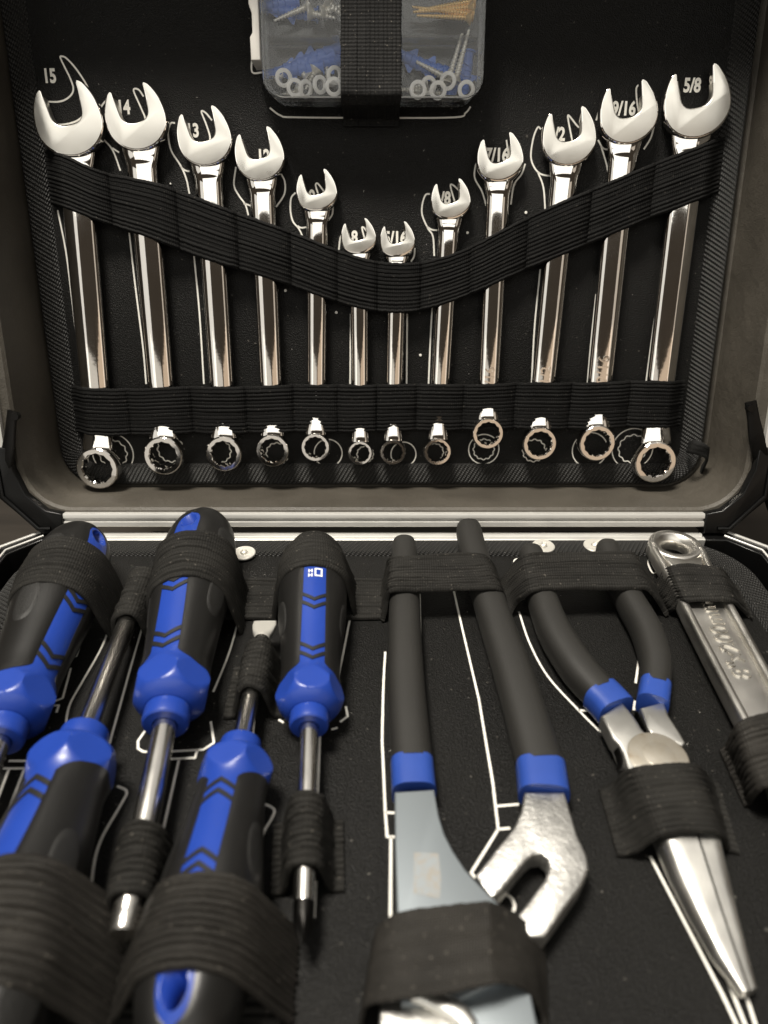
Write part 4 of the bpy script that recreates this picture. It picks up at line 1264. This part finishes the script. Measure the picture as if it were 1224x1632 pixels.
px_strap('handle_loop', [((800, 925, .0012), (812, 985, .0012)), ((808, 912, .006), (822, 965, .006)), ((826, 893, .013), (838, 950, .013)), ((842, 885, H2), (852, 942, H2)), ((870, 882, H2), (878, 940, H2)), ((930, 881, H2 - .0005), (935, 939, H2 - .0005)), ((985, 881, H2), (1005, 939, H2)), ((1006, 883, H2 - .0005), (1030, 940, H2 - .0005)), ((1018, 897, .011), (1044, 954, .011)), ((1030, 914, .004), (1056, 972, .004)), ((1036, 922, .0012), (1062, 982, .0012))], 13)

# big satin loop over the pliers' joint
H3 = .0225
px_strap('joint_loop', [((596, 1500, .0012), (574, 1640, .0012)), ((600, 1488, .008), (578, 1618, .008)), ((606, 1476, .015), (586, 1602, .015)), ((640, 1454, .0205), (628, 1594, .0205)), ((700, 1444, H3), (690, 1587, H3)), ((765, 1437, H3), (772, 1571, H3)), ((783, 1439, .0215), (794, 1568, .0215)), ((815, 1452, .0165), (826, 1574, .0165)), ((842, 1472, .010), (852, 1594, .010)), ((858, 1488, .004), (866, 1622, .004)), ((866, 1500, .0012), (872, 1650, .0012))], 24, 'elastic_satin', rib=.00012)

# ================================================================== long nose pliers
NO = base(1040, 1150); NO[2] = 0
ln = local_empty('long_nose_pliers', NO, label='long nose pliers with curved black handles, blue cuffs and tapered silver jaws', cat='pliers')
handle(ln, NO, [(846, 886, .0085), (851, 905, .0085), (864, 955, .0085), (885, 1010, .0084), (920, 1065, .0082), (958, 1108, .0080)], [.0060, .0063, .0067, .0072, .0073, .0069], [.0068, .0073, .0075, .0076, .0075, .0068],
       [(955, 1105, .0080), (968, 1118, .0080), (982, 1134, .0080)], .0078)
handle(ln, NO, [(968, 878, .0085), (976, 905, .0085), (1004, 960, .0085), (1029, 1005, .0084), (1044, 1055, .0082), (1044, 1100, .0080)], [.0058, .0060, .0062, .0064, .0063, .0057], [.0068, .0073, .0075, .0076, .0075, .0066],
       [(1044, 1094, .0080), (1042, 1108, .0080), (1039, 1126, .0080)], .0060)
arm('left_tang', [(958, 1140), (992, 1118), (1012, 1142), (1024, 1162), (1035, 1172), (1060, 1200), (1050, 1245), (1010, 1245), (1000, 1224), (993, 1200), (986, 1186), (976, 1176), (968, 1160)], .0120, .0075, 'satin_steel', .0012, ln, NO)
arm('right_tang', [(1020, 1128), (1058, 1118), (1066, 1140), (1084, 1168), (1093, 1184), (1088, 1188), (1066, 1180), (1040, 1172), (1032, 1160)], .0112, .0065, 'satin_steel', .0008, ln, NO)
for k in range(9):      # gripping teeth between the tangs
    c = base(1016 + 2.2 * k, 1134 + 4.6 * k, .0105)
    V, Fc = prism([(c[0] - .0008, c[1]), (c[0] + .0003, c[1] - .0004), (c[0] + .0003, c[1] + .0004)], .004, .0105, .0001)
    loc_mesh('tooth', V, Fc, 'black_steel', ln, NO)
c = base(1050, 1202, .0132)
jr = 48 * base_scale(1050, 1202, .013)
V, Fc = prism(arc(c[0], c[1], jr, 0, 352, 45), .0030, .0123, .0005)
jt = loc_mesh('joint_plate', V, Fc, 'joint_steel', ln, NO, sharp=40)
V, Fc = prism(arc(c[0] + .0005, c[1] + .0005, jr * .52, 0, 350, 36), .0118, .0124, .0001)
loc_mesh('pivot_rivet', V, Fc, 'joint_steel', jt, NO)
P = px_path([(986, 1196, .0085), (990, 1206, .008), (993, 1222, .0075), (990, 1230, .006)], 5)
V, Fc = sweep(P, .0018, .0030, 14); loc_mesh('cutter_lug', V, Fc, 'black_steel', ln, NO)
# jaws: two half cones meeting along a seam
def jaw(px_seam, px_out, h0s, name):
    secs = []
    for (us, vs), (uo, vo), hh in zip(px_seam, px_out, h0s):
        s = base(us, vs, hh * .55); q = base(uo, vo, hh * .45)
        d = q - s; d[2] = 0; W = np.linalg.norm(d); d /= W
        pts = []
        zlo = 0.0008 + (0.0115 - hh) * .18
        # closed half section: seam side vertical, outer side rounded
        k = 14
        pts.append(s * [1, 1, 0] + [0, 0, zlo]); 
        for i in range(k + 1):
            a = -math.pi / 2 + math.pi * i / k
            ca, sa = math.cos(a), math.sin(a)
            x = W * (0.45 + 0.55 * abs(ca) ** .75) if True else 0
            if i in (0, k): x = W * .42
            z = zlo + (hh - zlo) * (0.5 + 0.5 * np.sign(sa) * abs(sa) ** .8)
            p = s + d * x; pts.append(np.array([p[0], p[1], z]))
        pts.append(s * [1, 1, 0] + [0, 0, hh])
        secs.append(np.array(pts))
    V, Fc = rings(secs)
    loc_mesh(name, V, Fc, 'satin_steel', ln, NO, sharp=50)
seam = [(1086, 1280), (1100, 1330), (1120, 1390), (1142, 1455), (1165, 1520), (1190, 1586)]
jaw([(u - 2.0, v) for u, v in seam], [(1020, 1280), (1037, 1332), (1066, 1400), (1099, 1466), (1134, 1530), (1178, 1590)], [.0135, .0130, .0115, .0098, .0082, .0062], 'jaw')
jaw([(u + 2.2, v) for u, v in seam], [(1127, 1270), (1139, 1322), (1153, 1385), (1169, 1450), (1185, 1515), (1203, 1580)], [.0128, .0123, .0110, .0093, .0077, .0058], 'jaw')
px_strap('jaw_loop', [((954, 1258, .0012), (984, 1365, .0012)), ((966, 1254, .0014), (998, 1364, .0014)), ((980, 1244, .0045), (1016, 1358, .0045)), ((994, 1230, .010), (1036, 1344, .0095)), ((1015, 1222, .0150), (1060, 1332, .0140)), ((1050, 1217, .0160), (1098, 1327, .0150)), ((1085, 1216, .0160), (1132, 1327, .0150)), ((1108, 1219, .0140), (1148, 1334, .0125)), ((1122, 1230, .007), (1155, 1346, .006)), ((1132, 1242, .0020), (1162, 1356, .0018)), ((1142, 1246, .0012), (1178, 1362, .0012))], 12, rib=.0006)

# ================================================================== adjustable wrench
a0 = base(1077, 868, .0115); a1 = base(1207, 1112, .0115)
AD = (a1 - a0)[:2]; AD /= np.linalg.norm(AD)
AM = mloc(a0[0], a0[1], 0) @ Matrix.Rotation(math.atan2(AD[1], AD[0]), 4, 'Z')      # local +X runs toward the jaw
aw = empty('adjustable_wrench', AM, 'silver adjustable wrench with hanging hole and raised size lettering', 'adjustable wrench')
R0 = .0130
top = np.array([(0.000, .0129), (.006, .0127), (.030, .0114), (.060, .0110), (.090, .0104), (.120, .0096), (.128, .0096)])
outl = np.concatenate([arc(0, 0, R0, 80, 280, 24), top[:, :] * [1, -1], top[::-1]])
# handle plate with hole: outer ring to inner hole bridged on top, as a swept border
th40 = np.linspace(0, 2 * math.pi, 40, endpoint=False)
V, Fc = prism(ccw(np.concatenate([top[1:] * [1, -1], top[:0:-1]])), .0030, .0098, .0008)
mesh('handle_web', V, Fc, 'wrench_steel', aw, sharp=40)
for s in (-1, 1):      # raised borders
    P = spline([(.003, s * .0114, .0082)] + [(x, s * (y - .0012), .0082) for x, y in top[1:-1]], 6)
    V, Fc = sweep(P, .0021, .0042, 16, 3.0)
    mesh('raised_border', V, Fc, 'wrench_steel', aw, sharp=50)
def rr0(a, z, k=1.0): return np.column_stack([a * np.cos(th40) * k, a * np.sin(th40), np.full(40, z)])
secs = [rr0(.0064, .0040), rr0(.0064, .0085), rr0(.0070, .0098), rr0(.0090, .0119), rr0(.0094, .0122), rr0(.0121, .0122), rr0(.0129, .0117), rr0(.0132, .0105), rr0(.0132, .0045), rr0(.0120, .0032)]
V, Fc = rings(secs, caps=False); m0 = 9 * 40
for j in range(40): Fc.append((m0 + j, m0 + (j + 1) % 40, (j + 1) % 40, j))
mesh('hanging_eye', V, Fc, 'wrench_steel', aw, sharp=45)
V, Fc = prism([(.0105, -.0095), (.0215, -.0072), (.0215, .0072), (.0105, .0095), (.0125, 0)], .009, .0121, .0012)
mesh('eye_shoulder', V, Fc, 'wrench_steel', aw, sharp=50)
text_mesh('raised_lettering', '8"x200mm', .0108, .0006, mloc(.0665, .0005, .0101) @ Matrix.Rotation(math.pi, 4, 'Z'), 'chrome_satin', aw, bold=.0001, sx=1.02)
hd = np.concatenate([arc(.152, 0.008, .025, 35, 180, 18), [(.124, -.0085), (.140, -.0095), (.165, -.014), (.195, -.014), (.198, -.004), (.170, 0.0), (.170, .012)]])
V, Fc = prism(hd, .0020, .0140, .0016)
mesh('jaw_head', V, Fc, 'wrench_steel', aw, sharp=45)
px_strap('handle_loop', [((1044, 932, .0012), (1066, 976, .0012)), ((1050, 922, .005), (1074, 972, .005)), ((1060, 908, .0105), (1086, 960, .0105)), ((1072, 902, .0138), (1096, 958, .0138)), ((1100, 900, .0142), (1128, 958, .0142)), ((1128, 902, .0142), (1156, 958, .0142)), ((1144, 906, .0130), (1170, 960, .0130)), ((1156, 918, .007), (1180, 970, .007)), ((1166, 930, .0015), (1192, 982, .0015)), ((1176, 936, .0012), (1200, 988, .0012))], 12)
px_strap('neck_loop', [((1146, 1196, .0012), (1186, 1286, .0012)), ((1158, 1186, .002), (1196, 1280, .002)), ((1166, 1166, .010), (1204, 1268, .010)), ((1180, 1150, .0165), (1216, 1256, .0165)), ((1215, 1138, .0185), (1248, 1248, .0185)), ((1262, 1132, .0185), (1290, 1242, .0185)), ((1290, 1150, .010), (1314, 1258, .010)), ((1304, 1172, .0012), (1328, 1274, .0012))], 12, 'elastic_satin')

# ================================================================== lint: short pale fibres caught on the base panel and its straps
def lint(name, parent, spots, z, m='print_white'):
    V = []; Fc = []
    for (x, y) in spots:
        a = rng.uniform(0, math.pi); L2 = rng.uniform(.0003, .0013); w = rng.uniform(.00003, .00007); bend = rng.uniform(-.6, .6)
        p = np.array([x, y]); base_i = len(V)
        for k in range(4):
            d = np.array([math.cos(a), math.sin(a)]); n_ = np.array([-d[1], d[0]])
            V.append((*(p + n_ * w), z)); V.append((*(p - n_ * w), z)); V.append((*p, z + w))
            p = p + d * L2 / 3; a += bend
        for k in range(3):
            q = base_i + 3 * k
            Fc += [(q, q + 2, q + 5, q + 3), (q + 2, q + 1, q + 4, q + 5)]
    o = mesh(name, V, Fc, m, parent, smooth=False); o['kind'] = 'stuff'
    return o
lint('lint', bp, [(rng.uniform(-.16, .17), rng.uniform(-.19, -.03)) for _ in range(70)], 0.00012)
lint('lint', lp, [(rng.uniform(-.17, .17), rng.uniform(.02, .27)) for _ in range(45)], 0.00012)
